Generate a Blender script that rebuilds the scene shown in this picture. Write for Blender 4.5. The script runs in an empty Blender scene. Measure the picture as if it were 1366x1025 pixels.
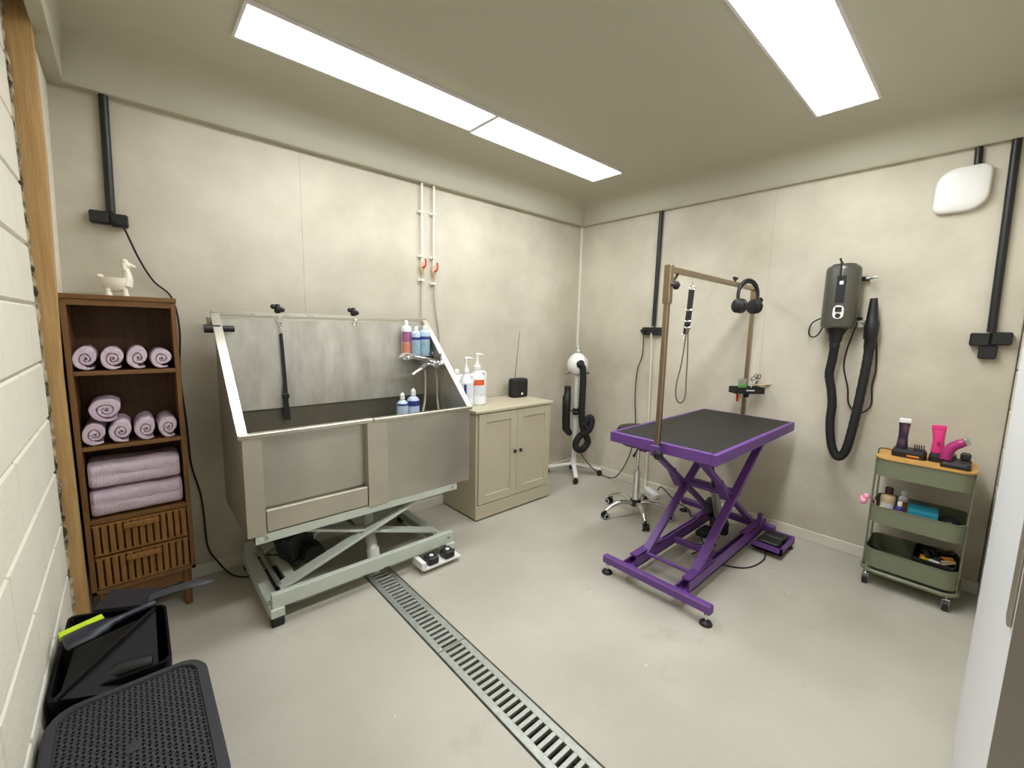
import bpy, bmesh, math, random
from mathutils import Vector, Matrix, noise
random.seed(7)
PI = math.pi
scene = bpy.context.scene
col = scene.collection

# ------------------------------------------------------------------ camera, world, exposure
cam_d = bpy.data.cameras.new('camera')
cam_d.sensor_fit = 'HORIZONTAL'; cam_d.sensor_width = 36.0
cam_d.lens = 36.0 * 568.29 / 1366.0
cam_d.clip_start = 0.01; cam_d.clip_end = 50
cam = bpy.data.objects.new('camera', cam_d); col.objects.link(cam)
_r = Vector((0.74326103, -0.66864885, 0.02171987)); _u = Vector((0.07079155, 0.11089181, 0.99130801)); _f = Vector((0.66524551, 0.73526303, -0.12975625))
cam.matrix_world = Matrix(((_r.x, _u.x, -_f.x, -3.39993), (_r.y, _u.y, -_f.y, -2.78375), (_r.z, _u.z, -_f.z, 1.40627), (0, 0, 0, 1)))
scene.camera = cam
w = bpy.data.worlds.new('world'); scene.world = w; w.use_nodes = True
w.node_tree.nodes['Background'].inputs[0].default_value = (0.9, 0.92, 1, 1)
w.node_tree.nodes['Background'].inputs[1].default_value = 0.05
LIGHT_NEAR_TUB, LIGHT_NEAR_TABLE = 17.5, 28.0
vs = scene.view_settings
vs.view_transform = 'Standard'; vs.look = 'None'; vs.gamma = 1.0; vs.exposure = 0.0; vs.use_curve_mapping = False

# ------------------------------------------------------------------ materials
def srgb(r, g, b):
    f = lambda c: (c/255/12.92) if c/255 <= 0.04045 else ((c/255+0.055)/1.055)**2.4
    return (f(r), f(g), f(b), 1)
MATS = {}
def mat(name, rgb, rough=0.5, metal=0.0, var=0.0, scale=6.0, rgb2=None, bump=0.0, bscale=60.0, emit=0.0, spec=0.5, stretch=None, detail=4.0, trans=0.0, coat=0.0, rvar=0.0, lo=0.3, hi=0.7):
    if name in MATS: return MATS[name]
    m = bpy.data.materials.new(name); m.use_nodes = True
    nt = m.node_tree; b = nt.nodes['Principled BSDF']
    c = srgb(*rgb)
    b.inputs['Base Color'].default_value = c
    b.inputs['Roughness'].default_value = rough; b.inputs['Metallic'].default_value = metal
    b.inputs['Specular IOR Level'].default_value = spec
    if trans: b.inputs['Transmission Weight'].default_value = trans
    if coat: b.inputs['Coat Weight'].default_value = coat
    tc = nt.nodes.new('ShaderNodeTexCoord'); vec = tc.outputs['Object']
    if stretch:
        mp = nt.nodes.new('ShaderNodeMapping'); mp.inputs['Scale'].default_value = stretch
        nt.links.new(vec, mp.inputs['Vector']); vec = mp.outputs['Vector']
    if var or rgb2 or rvar:
        n = nt.nodes.new('ShaderNodeTexNoise'); n.inputs['Scale'].default_value = scale; n.inputs['Detail'].default_value = detail
        n.inputs['Roughness'].default_value = 0.6
        nt.links.new(vec, n.inputs['Vector'])
        rp = nt.nodes.new('ShaderNodeValToRGB')
        c2 = srgb(*rgb2) if rgb2 else tuple(max(0, x*(1-var)) for x in c[:3]) + (1,)
        rp.color_ramp.elements[0].color = c2; rp.color_ramp.elements[1].color = c
        rp.color_ramp.elements[0].position = lo; rp.color_ramp.elements[1].position = hi
        nt.links.new(n.outputs['Fac'], rp.inputs['Fac'])
        nt.links.new(rp.outputs['Color'], b.inputs['Base Color'])
        if rvar:
            mr = nt.nodes.new('ShaderNodeMapRange'); mr.inputs['From Min'].default_value = 0.3; mr.inputs['From Max'].default_value = 0.7
            mr.inputs['To Min'].default_value = max(0.02, rough-rvar); mr.inputs['To Max'].default_value = rough+rvar
            nt.links.new(n.outputs['Fac'], mr.inputs['Value']); nt.links.new(mr.outputs['Result'], b.inputs['Roughness'])
    if bump:
        n2 = nt.nodes.new('ShaderNodeTexNoise'); n2.inputs['Scale'].default_value = bscale; n2.inputs['Detail'].default_value = 5
        nt.links.new(vec, n2.inputs['Vector'])
        bp = nt.nodes.new('ShaderNodeBump'); bp.inputs['Strength'].default_value = bump; bp.inputs['Distance'].default_value = 0.01
        nt.links.new(n2.outputs['Fac'], bp.inputs['Height']); nt.links.new(bp.outputs['Normal'], b.inputs['Normal'])
    if emit:
        b.inputs['Emission Color'].default_value = c; b.inputs['Emission Strength'].default_value = emit
    MATS[name] = m
    return m

def mat_floor():
    m = mat('floor_concrete', (190, 184, 170), 0.42, 0, rgb2=(172, 166, 151), scale=1.6, bump=0.08, bscale=40, detail=8, rvar=0.1)
    nt = m.node_tree; b = nt.nodes['Principled BSDF']
    src = b.inputs['Base Color'].links[0].from_socket
    tc = nt.nodes.new('ShaderNodeTexCoord')
    # brownish scuffs and small white paint flecks
    n = nt.nodes.new('ShaderNodeTexNoise'); n.inputs['Scale'].default_value = 3.3; n.inputs['Detail'].default_value = 9; n.inputs['Roughness'].default_value = 0.7
    nt.links.new(tc.outputs['Object'], n.inputs['Vector'])
    rp = nt.nodes.new('ShaderNodeValToRGB'); rp.color_ramp.elements[0].position = 0.58; rp.color_ramp.elements[1].position = 0.78
    nt.links.new(n.outputs['Fac'], rp.inputs['Fac'])
    mx = nt.nodes.new('ShaderNodeMix'); mx.data_type = 'RGBA'; mx.inputs[7].default_value = srgb(150, 138, 116)
    mul = nt.nodes.new('ShaderNodeMath'); mul.operation = 'MULTIPLY'; mul.inputs[1].default_value = 0.6
    nt.links.new(rp.outputs['Color'], mul.inputs[0]); nt.links.new(mul.outputs[0], mx.inputs[0]); nt.links.new(src, mx.inputs[6])
    v = nt.nodes.new('ShaderNodeTexVoronoi'); v.inputs['Scale'].default_value = 5.0; v.inputs['Randomness'].default_value = 1.0
    nt.links.new(tc.outputs['Object'], v.inputs['Vector'])
    lt = nt.nodes.new('ShaderNodeMath'); lt.operation = 'LESS_THAN'; lt.inputs[1].default_value = 0.028
    nt.links.new(v.outputs['Distance'], lt.inputs[0])
    mx2 = nt.nodes.new('ShaderNodeMix'); mx2.data_type = 'RGBA'; mx2.inputs[7].default_value = srgb(214, 211, 203)
    nt.links.new(lt.outputs[0], mx2.inputs[0]); nt.links.new(mx.outputs[2], mx2.inputs[6])
    nt.links.new(mx2.outputs[2], b.inputs['Base Color'])
    return m

M_FLOOR = mat_floor()
M_WALL = mat('concrete_look_panel', (208, 200, 181), 0.75, 0, rgb2=(174, 165, 145), scale=1.2, bump=0.10, bscale=90, detail=10, lo=0.30, hi=0.62)
M_CEIL = mat('ceiling_paint', (186, 181, 161), 0.85, 0, var=0.03, scale=2)
M_BLOCK = mat('painted_block', (228, 222, 204), 0.8, 0, var=0.05, scale=5, bump=0.25, bscale=45)
M_JOINT = mat('block_joint', (176, 168, 148), 0.9, 0, var=0.15, scale=20)
M_BASEB = mat('baseboard_paint', (218, 212, 196), 0.5, 0, var=0.03)
M_PINE = mat('rough_pine', (198, 162, 108), 0.65, 0, rgb2=(170, 130, 76), scale=9, stretch=(9, 9, 0.45), bump=0.25, bscale=40, detail=8)
M_MORTAR = mat('crumbly_mortar', (190, 176, 150), 0.95, 0, rgb2=(50, 36, 22), scale=26, bump=1.0, bscale=60, lo=0.38, hi=0.62)
M_WHITE = mat('white_plastic', (232, 230, 224), 0.35)
M_WPAINT = mat('door_white', (222, 222, 222), 0.45)
M_TAUPE = mat('dark_taupe', (92, 84, 70), 0.6, 0, var=0.08)
M_BLACK = mat('black_plastic', (24, 24, 25), 0.42)
M_BLACKM = mat('black_matte', (26, 25, 25), 0.75)
M_RUBBER = mat('black_rubber', (20, 20, 20), 0.65)
M_DGREY = mat('dark_grey_plastic', (58, 58, 58), 0.45)
M_CHROME = mat('chrome', (225, 225, 225), 0.12, 1.0)
M_STEEL = mat('brushed_steel', (200, 196, 184), 0.42, 0.92, var=0.22, scale=2.5, rvar=0.08, detail=7, bump=0.02, bscale=30)
M_STEELP = mat('satin_splash_steel', (214, 210, 198), 0.5, 0.72, rgb2=(172, 167, 154), scale=4, stretch=(2.2, 1, .7), detail=8)
M_STEELD = mat('shaded_basin_steel', (138, 131, 116), 0.45, 0.85, var=0.2, scale=4, detail=7)  # tub steel darkened for the basin, its shade put into the colour
M_STEELL = mat('steel_light_brushed', (206, 199, 184), 0.48, 0.9, var=0.16, scale=5, detail=7)
M_STEELB = mat('steel_bright', (212, 206, 192), 0.34, 1.0, var=0.08, scale=6)
M_GALV = mat('galvanised_steel', (184, 186, 176), 0.45, 0.7, rgb2=(160, 163, 154), scale=40)
M_GFRAME = mat('pale_grey_green_enamel', (196, 202, 188), 0.4, 0, var=0.05)
M_PURPLE = mat('purple_enamel', (104, 62, 134), 0.45, 0, var=0.05, spec=0.5)
M_MATTE_TOP = mat('rubber_table_mat', (40, 38, 35), 0.6, 0, var=0.1, scale=30, bump=0.15, bscale=300, spec=0.3)
M_ARM = mat('brushed_arm_steel', (168, 150, 126), 0.28, 1.0, var=0.1, scale=5, stretch=(20, 20, 1))
M_CAB = mat('cabinet_paint', (188, 178, 152), 0.55, 0, var=0.03)
M_WOOD = mat('acacia_wood', (130, 90, 46), 0.5, 0, rgb2=(100, 66, 30), scale=8, stretch=(8, 8, 0.9), detail=7, bump=0.05)
M_WOODH = mat('acacia_wood_horizontal', (132, 92, 48), 0.5, 0, rgb2=(102, 68, 32), scale=8, stretch=(0.9, 8, 8), detail=7, bump=0.05)
M_WOODD = mat('walnut_back_panel', (96, 62, 32), 0.55, 0, rgb2=(72, 44, 20), scale=8, stretch=(8, 8, 0.6), detail=7)
M_SLAT = mat('bamboo_slat', (158, 112, 54), 0.5, 0, rgb2=(124, 84, 34), scale=10, stretch=(10, 10, 1), detail=6)
M_TOWEL = mat('lilac_towel', (238, 218, 230), 0.95, 0, rgb2=(226, 202, 217), scale=40, bump=0.9, bscale=260, spec=0.1)
M_CERAMIC = mat('cream_ceramic', (236, 228, 208), 0.25)
M_RED = mat('red_valve', (196, 44, 30), 0.4)
M_PIPE = mat('pipe_white', (226, 220, 204), 0.4)
M_HOSEG = mat('grey_hose', (176, 168, 154), 0.4)
M_BOTB = mat('pale_blue_plastic', (190, 206, 228), 0.3)
M_BOTW = mat('white_bottle', (236, 236, 236), 0.35)
M_NAVY = mat('navy_print', (52, 58, 128), 0.5)
M_TEALP = mat('teal_print', (166, 194, 204), 0.5, 0, rgb2=(120, 150, 164), scale=60)
M_ORANGE = mat('orange_print', (226, 96, 52), 0.5)
M_MAGENTA = mat('maroon_print', (150, 44, 88), 0.5)
M_PLUM = mat('plum_print', (158, 92, 132), 0.5)
M_SALMON = mat('salmon_print', (206, 128, 104), 0.5)
M_PALEL = mat('pale_label', (222, 222, 226), 0.5)
M_SAGE = mat('sage_enamel', (118, 122, 98), 0.35, 0, var=0.03)
M_LID = mat('bamboo_lid', (214, 166, 92), 0.45, 0, rgb2=(196, 146, 74), scale=10, stretch=(6, 0.8, 6))
M_PINK = mat('hot_pink', (226, 58, 134), 0.35)
M_MAUVE = mat('magenta_trimmer', (168, 42, 112), 0.35)
M_LPINK = mat('light_pink', (240, 160, 190), 0.5)
M_TEAL = mat('teal_card', (26, 140, 164), 0.5)
M_YELLOW = mat('yellow_plastic', (226, 196, 40), 0.4)
M_CLIPO = mat('orange_plastic', (224, 130, 40), 0.4)
M_LIME = mat('lime_bristle', (196, 222, 40), 0.7)
M_NAVYB = mat('dark_navy_plastic', (30, 34, 44), 0.4)
M_GREYP = mat('slate_grey_plastic', (58, 58, 61), 0.45, spec=0.3)
M_TAN = mat('tan_label', (204, 178, 140), 0.6)
M_BROWNC = mat('dark_brown_cap', (52, 22, 30), 0.4)
M_SKY = mat('iridescent_clipper', (150, 96, 90), 0.3, 0.1, rgb2=(44, 36, 62), scale=18, lo=0.45, hi=0.8)
M_GREENC = mat('green_comb', (92, 152, 66), 0.4)
M_REDC = mat('red_handle', (200, 36, 28), 0.4)
M_DARKHOLE = mat('drain_dark', (96, 84, 66), 0.9, 0, rgb2=(40,34,28), scale=12)
M_LIGHT = mat('led_diffuser', (245, 250, 255), 0.5, 0, emit=LIGHT_NEAR_TUB)
M_LIGHT2 = mat('led_diffuser_bright', (245, 250, 255), 0.5, 0, emit=LIGHT_NEAR_TABLE)
M_FRAMEW = mat('light_frame', (222, 216, 216), 0.4)
M_CHARC = mat('charcoal_enamel', (88, 86, 78), 0.32, 0.4)
M_BINB = mat('black_bin_plastic', (15, 15, 16), 0.45, spec=0.12)
M_DARKPAN = mat('dark_mauve_plastic', (40, 36, 40), 0.6, spec=0.25)
M_STEP = mat('step_grey', (54, 53, 56), 0.6, spec=0.3)

# ------------------------------------------------------------------ mesh builder
XF = {}      # object name -> world matrix of its thing
def catmull(pts, n=8, closed=False):
    P = [Vector(p) for p in pts]; out = []
    N = len(P)
    rng = range(N if closed else N-1)
    for i in rng:
        if closed: p0, p1, p2, p3 = P[(i-1) % N], P[i], P[(i+1) % N], P[(i+2) % N]
        else: p0, p1, p2, p3 = P[max(i-1, 0)], P[i], P[i+1], P[min(i+2, N-1)]
        for k in range(n):
            t = k/n
            out.append(0.5*((2*p1)+(-p0+p2)*t+(2*p0-5*p1+4*p2-p3)*t*t+(-p0+3*p1-3*p2+p3)*t**3))
    if not closed: out.append(P[-1].copy())
    return out
class MB:
    def __init__(s): s.v = []; s.f = []; s.sm = []
    def add(s, verts, faces, smooth=False, M=None):
        o = len(s.v)
        s.v += [(M @ Vector(p)) if M else Vector(p) for p in verts]
        s.f += [tuple(i+o for i in f) for f in faces]; s.sm += [smooth]*len(faces)
        return s
    def box(s, lo, hi, bev=0.0, M=None):
        lo = Vector(lo); hi = Vector(hi)
        for i in range(3):
            if lo[i] > hi[i]: lo[i], hi[i] = hi[i], lo[i]
        if not bev:
            v = [(x, y, z) for x in (lo.x, hi.x) for y in (lo.y, hi.y) for z in (lo.z, hi.z)]
            f = [(0, 1, 3, 2), (4, 6, 7, 5), (0, 4, 5, 1), (2, 3, 7, 6), (0, 2, 6, 4), (1, 5, 7, 3)]
            return s.add(v, f, False, M)
        bev = min(bev, 0.45*min(hi[i]-lo[i] for i in range(3)))
        bm = bmesh.new()
        for sx in (0, 1):
            for sy in (0, 1):
                for sz in (0, 1):
                    for a in range(3):
                        p = []
                        for i, sg in enumerate((sx, sy, sz)):
                            b = 0 if i == a else bev
                            p.append(hi[i]-b if sg else lo[i]+b)
                        bm.verts.new(p)
        r = bmesh.ops.convex_hull(bm, input=bm.verts)
        bmesh.ops.dissolve_limit(bm, angle_limit=0.02, verts=bm.verts, edges=bm.edges)
        bm.verts.index_update()
        vv = [v.co.copy() for v in bm.verts]; ff = [tuple(v.index for v in f.verts) for f in bm.faces]
        bm.free()
        return s.add(vv, ff, False, M)
    def beam(s, p0, p1, w, h, up=(0, 0, 1), bev=0.0):
        p0 = Vector(p0); p1 = Vector(p1); d = p1-p0; L = d.length; z = d.normalized()
        x = Vector(up).cross(z)
        if x.length < 1e-5: x = Vector((1, 0, 0)).cross(z)
        x.normalize(); y = z.cross(x)
        M = Matrix(((x.x, y.x, z.x, p0.x), (x.y, y.y, z.y, p0.y), (x.z, y.z, z.z, p0.z), (0, 0, 0, 1)))
        return s.box((-w/2, -h/2, 0), (w/2, h/2, L), bev, M)
    def tube(s, pts, r, n=10, cap=True, closed=False, smooth=True, ripple=0):
        P = [Vector(p) for p in pts]; N = len(P)
        rr = r if isinstance(r, (list, tuple)) else [r]*N
        T = []
        for i in range(N):
            a = P[(i-1) % N] if (closed or i) else P[i]; b = P[(i+1) % N] if (closed or i < N-1) else P[i]
            t = b-a; T.append(t.normalized() if t.length > 1e-9 else Vector((0, 0, 1)))
        ref = Vector((0, 0, 1)) if abs(T[0].z) < 0.9 else Vector((1, 0, 0))
        nx = T[0].cross(ref).normalized()
        verts = []; faces = []
        for i in range(N):
            nx = (nx-T[i]*nx.dot(T[i]))
            if nx.length < 1e-6: nx = T[i].cross(Vector((0.3, 0.5, 0.8)))
            nx.normalize(); ny = T[i].cross(nx)
            q = rr[i]*(1+ (ripple if (i % 2) else -ripple))
            for k in range(n):
                a = 2*PI*k/n
                verts.append(P[i]+nx*math.cos(a)*q+ny*math.sin(a)*q)
        seg = N if closed else N-1
        for i in range(seg):
            j = (i+1) % N
            for k in range(n):
                k2 = (k+1) % n
                faces.append((i*n+k, i*n+k2, j*n+k2, j*n+k))
        s.add(verts, faces, smooth)
        if cap and not closed:
            s.add(verts[:n], [tuple(range(n-1, -1, -1))], False); s.add(verts[-n:], [tuple(range(n))], False)
        return s
    def cyl(s, p0, p1, r, n=16, r2=None):
        return s.tube([p0, p1], [r, r if r2 is None else r2], n)
    def lathe(s, prof, n=24, M=None, sx=1.0, sy=1.0, smooth=True):
        # prof: (r, z); sharp breaks by repeating a point
        verts = []; faces = []; m = len(prof)
        for (r, z) in prof:
            for k in range(n):
                a = 2*PI*k/n; verts.append((r*math.cos(a)*sx, r*math.sin(a)*sy, z))
        for i in range(m-1):
            if prof[i] == prof[i+1]: continue
            for k in range(n):
                k2 = (k+1) % n
                faces.append((i*n+k, i*n+k2, (i+1)*n+k2, (i+1)*n+k))
        s.add(verts, faces, smooth, M)
        if prof[0][0] > 1e-4: s.add(verts[:n], [tuple(range(n-1, -1, -1))], False, M)
        if prof[-1][0] > 1e-4: s.add(verts[-n:], [tuple(range(n))], False, M)
        return s
    def ball(s, c, rx, ry=None, rz=None, n=16, m=10, M=None):
        ry = rx if ry is None else ry; rz = rx if rz is None else rz
        prof = [(max(1e-5, math.sin(PI*i/m)), -math.cos(PI*i/m)) for i in range(m+1)]
        T = Matrix.Translation(Vector(c)) @ (M or Matrix()) @ Matrix.Diagonal((rx, ry, rz, 1))
        return s.lathe(prof, n, T)
    def prism(s, poly, a0, a1, axis='z', M=None, smooth=False):
        # poly of 2D points; axis x: poly is (y,z); axis y: poly is (x,z); axis z: (x,y)
        def P(p, a):
            return {'x': (a, p[0], p[1]), 'y': (p[0], a, p[1]), 'z': (p[0], p[1], a)}[axis]
        n = len(poly)
        v = [P(p, a0) for p in poly]+[P(p, a1) for p in poly]
        f = [(i, (i+1) % n, n+(i+1) % n, n+i) for i in range(n)]
        s.add(v, f, smooth, M)
        s.add(v[:n], [tuple(range(n-1, -1, -1))], False, M); s.add(v[n:], [tuple(range(n))], False, M)
        return s
    def loft(s, rings, cap=True, smooth=True, M=None):
        n = len(rings[0]); v = [p for r in rings for p in r]; f = []
        for i in range(len(rings)-1):
            for k in range(n):
                k2 = (k+1) % n
                f.append((i*n+k, i*n+k2, (i+1)*n+k2, (i+1)*n+k))
        s.add(v, f, smooth, M)
        if cap:
            s.add(rings[0], [tuple(range(n-1, -1, -1))], False, M); s.add(rings[-1], [tuple(range(n))], False, M)
        return s
    def build(s, name, m, parent=None, world=True, kind=None):
        me = bpy.data.meshes.new(name)
        M = XF.get(parent.name) if parent else None
        if M and world:
            Mi = M.inverted(); vv = [Mi @ p for p in s.v]
        else: vv = s.v
        me.from_pydata([tuple(p) for p in vv], [], s.f)
        me.polygons.foreach_set('use_smooth', s.sm)
        bm = bmesh.new(); bm.from_mesh(me)
        bmesh.ops.remove_doubles(bm, verts=bm.verts, dist=1e-6)
        bmesh.ops.recalc_face_normals(bm, faces=bm.faces)
        bm.to_mesh(me); bm.free()
        me.materials.append(m)
        if any(s.sm): me.set_sharp_from_angle(angle=math.radians(42))
        o = bpy.data.objects.new(name, me); col.objects.link(o)
        if parent:
            o.parent = parent; XF[o.name] = XF.get(parent.name)
        if kind: o['kind'] = kind
        return o
def tag(o, label, cat, group=None):
    o['label'] = label; o['category'] = cat
    if group: o['group'] = group
    return o
def thing(name, label, cat, loc=(0, 0, 0), rotz=0.0, group=None):
    o = bpy.data.objects.new(name, None); col.objects.link(o)
    o.location = loc; o.rotation_euler = (0, 0, rotz); o.empty_display_size = 0.05
    XF[o.name] = Matrix.Translation(Vector(loc)) @ Matrix.Rotation(rotz, 4, 'Z')
    return tag(o, label, cat, group)
def struct(o): o['kind'] = 'structure'; return o
def share(src, name, parent, loc, rot=(0, 0, 0)):
    # a further piece that shares the mesh of src
    o = bpy.data.objects.new(name, src.data); col.objects.link(o); o.parent = parent
    o.location = loc; o.rotation_euler = rot
    XF[o.name] = XF.get(parent.name)
    return o
def Rz(a): return Matrix.Rotation(a, 4, 'Z')
def Rx(a): return Matrix.Rotation(a, 4, 'X')
def Ry(a): return Matrix.Rotation(a, 4, 'Y')
def T(x, y, z): return Matrix.Translation(Vector((x, y, z)))
def rrect(x0, y0, x1, y1, r, n=5):
    out = []
    for cx, cy, a0 in ((x1-r, y1-r, 0), (x0+r, y1-r, PI/2), (x0+r, y0+r, PI), (x1-r, y0+r, 1.5*PI)):
        for k in range(n+1):
            a = a0+PI/2*k/n; out.append((cx+r*math.cos(a), cy+r*math.sin(a)))
    return out

# ------------------------------------------------------------------ room shell
XL, YF = -3.63, -2.90          # left block wall, front block wall
ZL, ZC = 2.40, 2.60            # ledge and ceiling heights
DX0, DX1, DY0 = -2.492, -2.352, -0.50      # floor drain channel

m = MB()
def quad(mb, x0, y0, x1, y1, z): mb.add([(x0, y0, z), (x1, y0, z), (x1, y1, z), (x0, y1, z)], [(0, 1, 2, 3)])
quad(m, XL-0.15, YF-0.15, DX0-.008, 0.1, 0); quad(m, DX1+.008, YF-0.15, 0.1, 0.1, 0); quad(m, DX0-.008, DY0, DX1+.008, 0.1, 0)
# rough-cut lip of the drain slot, part of the floor slab
for x in (DX0-.008, DX1+.008): m.add([(x, YF-.15, 0), (x, DY0, 0), (x, DY0, -.09), (x, YF-.15, -.09)], [(0, 1, 2, 3)])
m.add([(DX0-.008, DY0, 0), (DX1+.008, DY0, 0), (DX1+.008, DY0, -.09), (DX0-.008, DY0, -.09)], [(0, 1, 2, 3)])
floor = struct(m.build('floor', M_FLOOR))
m = MB(); quad(m, DX0-.008, YF-.15, DX1+.008, DY0, -.09)
m.build('drain_bed', M_DARKHOLE, floor)

# ceiling with an upstand running round the walls
m = MB()
rings = []
for off, z in ((-0.10, ZL), (0.0, ZL), (0.012, ZL+.012), (0.02, ZL+.07), (0.045, ZL+.125), (0.10, ZL+.17), (0.18, ZL+.193), (0.26, ZC)):
    l = XL+.105+max(off, 0)*.2
    a = -0.045-off if off >= 0 else 0.1
    b = -0.035-off if off >= 0 else 0.1
    fr = YF+0.03+off if off >= 0 else YF-.1
    rings.append([(l, fr, z), (b, fr, z), (b, a, z), (l, a, z)])
v = [p for r in rings for p in r]; f = []
for i in range(len(rings)-1):
    for k in range(4):
        if i == 0 and k == 3: continue
        f.append((i*4+k, i*4+(k+1) % 4, (i+1)*4+(k+1) % 4, (i+1)*4+k))
m.add(v, f, True); m.add(rings[-1], [(0, 1, 2, 3)])
ceiling = struct(m.build('ceiling', M_CEIL))
# narrow soffit along the left wall: full width beyond the post, a slim beam beside it
m = MB(); xl = XL+.105
m.box((XL-.1, -.425, ZL), (xl, .1, ZL+.2)); m.box((-3.566, YF-.1, ZL), (xl, -.425, ZL+.2)); m.box((XL-.1, YF-.1, 2.585), (-3.56, -.425, 2.62))
m.build('soffit', M_CEIL, ceiling)

# back wall in large concrete-look panels
def panel_wall(name, axis, cuts, z0, z1):
    m = MB()
    if axis == 'y': m.box((XL-.1, 0.012, 0), (0.012, 0.1, 2.6))
    else: m.box((0.012, YF-.1, 0), (0.1, 0.1, 2.6))
    wl = struct(m.build(name, M_WALL))
    for a, b in zip(cuts[:-1], cuts[1:]):
        p = MB()
        if axis == 'y': p.box((a+.0004, 0, z0), (b-.0004, 0.012, z1), .0005)
        else: p.box((0, a+.0004, z0), (0.012, b-.0004, z1), .0005)
        p.build('panel', M_WALL, wl)
    return wl
wall_back = panel_wall('wall_back', 'y', (XL-.02, -2.582, 0.012), 0.0, 2.5)
wall_right = panel_wall('wall_right', 'x', (YF-.02, -1.70, 0.0), 0.0, 2.5)

def block_wall(name, axis, at, u0, u1, course=0.2035, z0=0.028, length=0.437, sgn=1, skip=None):
    m = MB(); d = 0.006
    if axis == 'x': m.box((at-sgn*.1, u0, 0), (at-sgn*d, u1, 2.6))
    else: m.box((u0, at-sgn*.1, 0), (u1, at-sgn*d, 2.6))
    wl = struct(m.build(name, M_JOINT))
    k = 0; z = z0-course
    while z < 2.56:
        off = length/2 if k % 2 else 0.0
        u = u1-off+(0 if off == 0 else 0)
        us = [u1]
        q = u1-(length-off if off else length)
        while q > u0+.03: us.append(q); q -= length
        us.append(u0)
        for b, a in zip(us[:-1], us[1:]):
            lo, hi = max(z, 0)+.002, min(z+course, 2.6)-.002
            if hi-lo < .01: continue
            if skip and skip(a, b, lo, hi): continue
            p = MB(); e = .007
            if axis == 'x': p.box((at-sgn*.02, a+.002, lo), (at, b-.002, hi), e)
            else: p.box((a+.002, at-sgn*.02, lo), (b-.002, at, hi), e)
            p.build('block', M_BLOCK, wl)
        z += course; k += 1
    return wl
PY = -0.50       # front face of the wooden post
wall_left = block_wall('wall_left', 'x', XL, YF, PY-.02)
DO0, DO1 = -2.42, -1.31        # doorway that holds the white door
wall_front = block_wall('wall_front', 'y', YF, XL-.02, 0.0, skip=lambda a, b, lo, hi: a < -1.35)
m = MB(); m.prism([(XL-.09, 0), (-3.612, 0), (-3.600, 1.45), (-3.574, 2.42), (XL-.09, 2.42)], PY+.10, 0.0, 'y')
m.build('reveal', M_BLOCK, wall_left)
# crumbly mortar bead between block wall and post
m = MB(); pts = []
zz = 0.0
rng = random.Random(3)
P0 = []; P1 = []
n = 110
for i in range(n+1):
    z = 2.58*i/n
    P0.append((XL-.012, PY-.026-rng.uniform(0, .035), z)); P1.append((XL+.004+rng.uniform(-.004, .006), PY+.004, z))
mid = [(XL+.003+rng.uniform(-.004, .006), PY-.012-rng.uniform(0, .012), P0[i][2]) for i in range(n+1)]
v = P0+mid+P1; f = []
for i in range(n):
    f += [(i, i+1, n+1+i+1, n+1+i), (n+1+i, n+1+i+1, 2*n+2+i+1, 2*n+2+i)]
m.add(v, f, True); m.build('mortar_bead', M_MORTAR, wall_left)
# wooden post
m = MB(); m.prism([(XL-.01, 0), (-3.590, 0), (-3.588, 1.2), (-3.566, 2.0), (-3.566, 2.59), (XL-.01, 2.59)], PY, PY+.075, 'y')
post = struct(m.build('trim_1', M_PINE))
# corner bead and baseboards
m = MB(); m.prism([(-.0, -.0), (-.016, 0), (-.016, -.004), (-.004, -.016), (0, -.016)], 0.08, 2.40, 'z')
struct(m.build('trim_2', M_BASEB))
m = MB(); m.box((-.006, YF, 0), (-.0, YF+.006, 2.40)); struct(m.build('trim_3', mat('dark_joint', (96, 86, 70), .9)))
m = MB(); m.box((-3.61, -.014, 0), (0, 0, .072), .003); struct(m.build('baseboard_back', M_BASEB))
m = MB(); m.box((-.014, YF, 0), (0, -.014, .072), .003); struct(m.build('baseboard_right', M_BASEB))

# white door set in the front wall, seen at a grazing angle, and the dark frame next to it
d = MB(); d.box((DO0+.01, YF-.03, 0.006), (DO1, YF+.04, 2.10), .003)
door = struct(d.build('door_1', M_WPAINT))
m = MB(); m.box((DO0+.030, YF+.04, 0.95), (DO0+.066, YF+.046, 1.13), .003); plate = m.build('lock_plate', M_STEELB, door)
m = MB(); m.box((DO0-.62, YF-.02, 0), (DO0-.005, YF+.042, 2.12), .003)
struct(m.build('door_2', M_TAUPE))

# ------------------------------------------------------------------ ceiling lights
def ceiling_light(x0, x1, y0, y1, label, lm=M_LIGHT):
    t = thing('ceiling_light', label, 'ceiling light', ((x0+x1)/2, (y0+y1)/2, ZC), 0, 'long LED ceiling panels')
    m = MB(); fw = .012
    for a, b in (((x0-fw, y0-fw), (x1+fw, y0)), ((x0-fw, y1), (x1+fw, y1+fw)), ((x0-fw, y0), (x0, y1)), ((x1, y0), (x1+fw, y1))):
        m.box((a[0], a[1], ZC-.014), (b[0], b[1], ZC-.0005))
    m.build('frame', M_FRAMEW, t)
    m = MB(); m.box((x0, y0, ZC-.009), (x1, y1, ZC-.002)); m.build('diffuser', lm, t)
ceiling_light(-2.975, -1.772, -0.795, -0.548, 'lit LED ceiling panel above the left part of the steel tub')
ceiling_light(-1.745, -0.532, -0.795, -0.530, 'lit LED ceiling panel nearest the room corner, above the beige cabinet')
ceiling_light(-1.735, -0.520, -2.285, -2.030, 'lit LED ceiling panel above the purple table, cut by the picture top', M_LIGHT2)
ceiling_light(-2.975, -1.772, -2.285, -2.030, 'lit LED ceiling panel nearest the camera, just outside the picture', M_LIGHT2)

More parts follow.
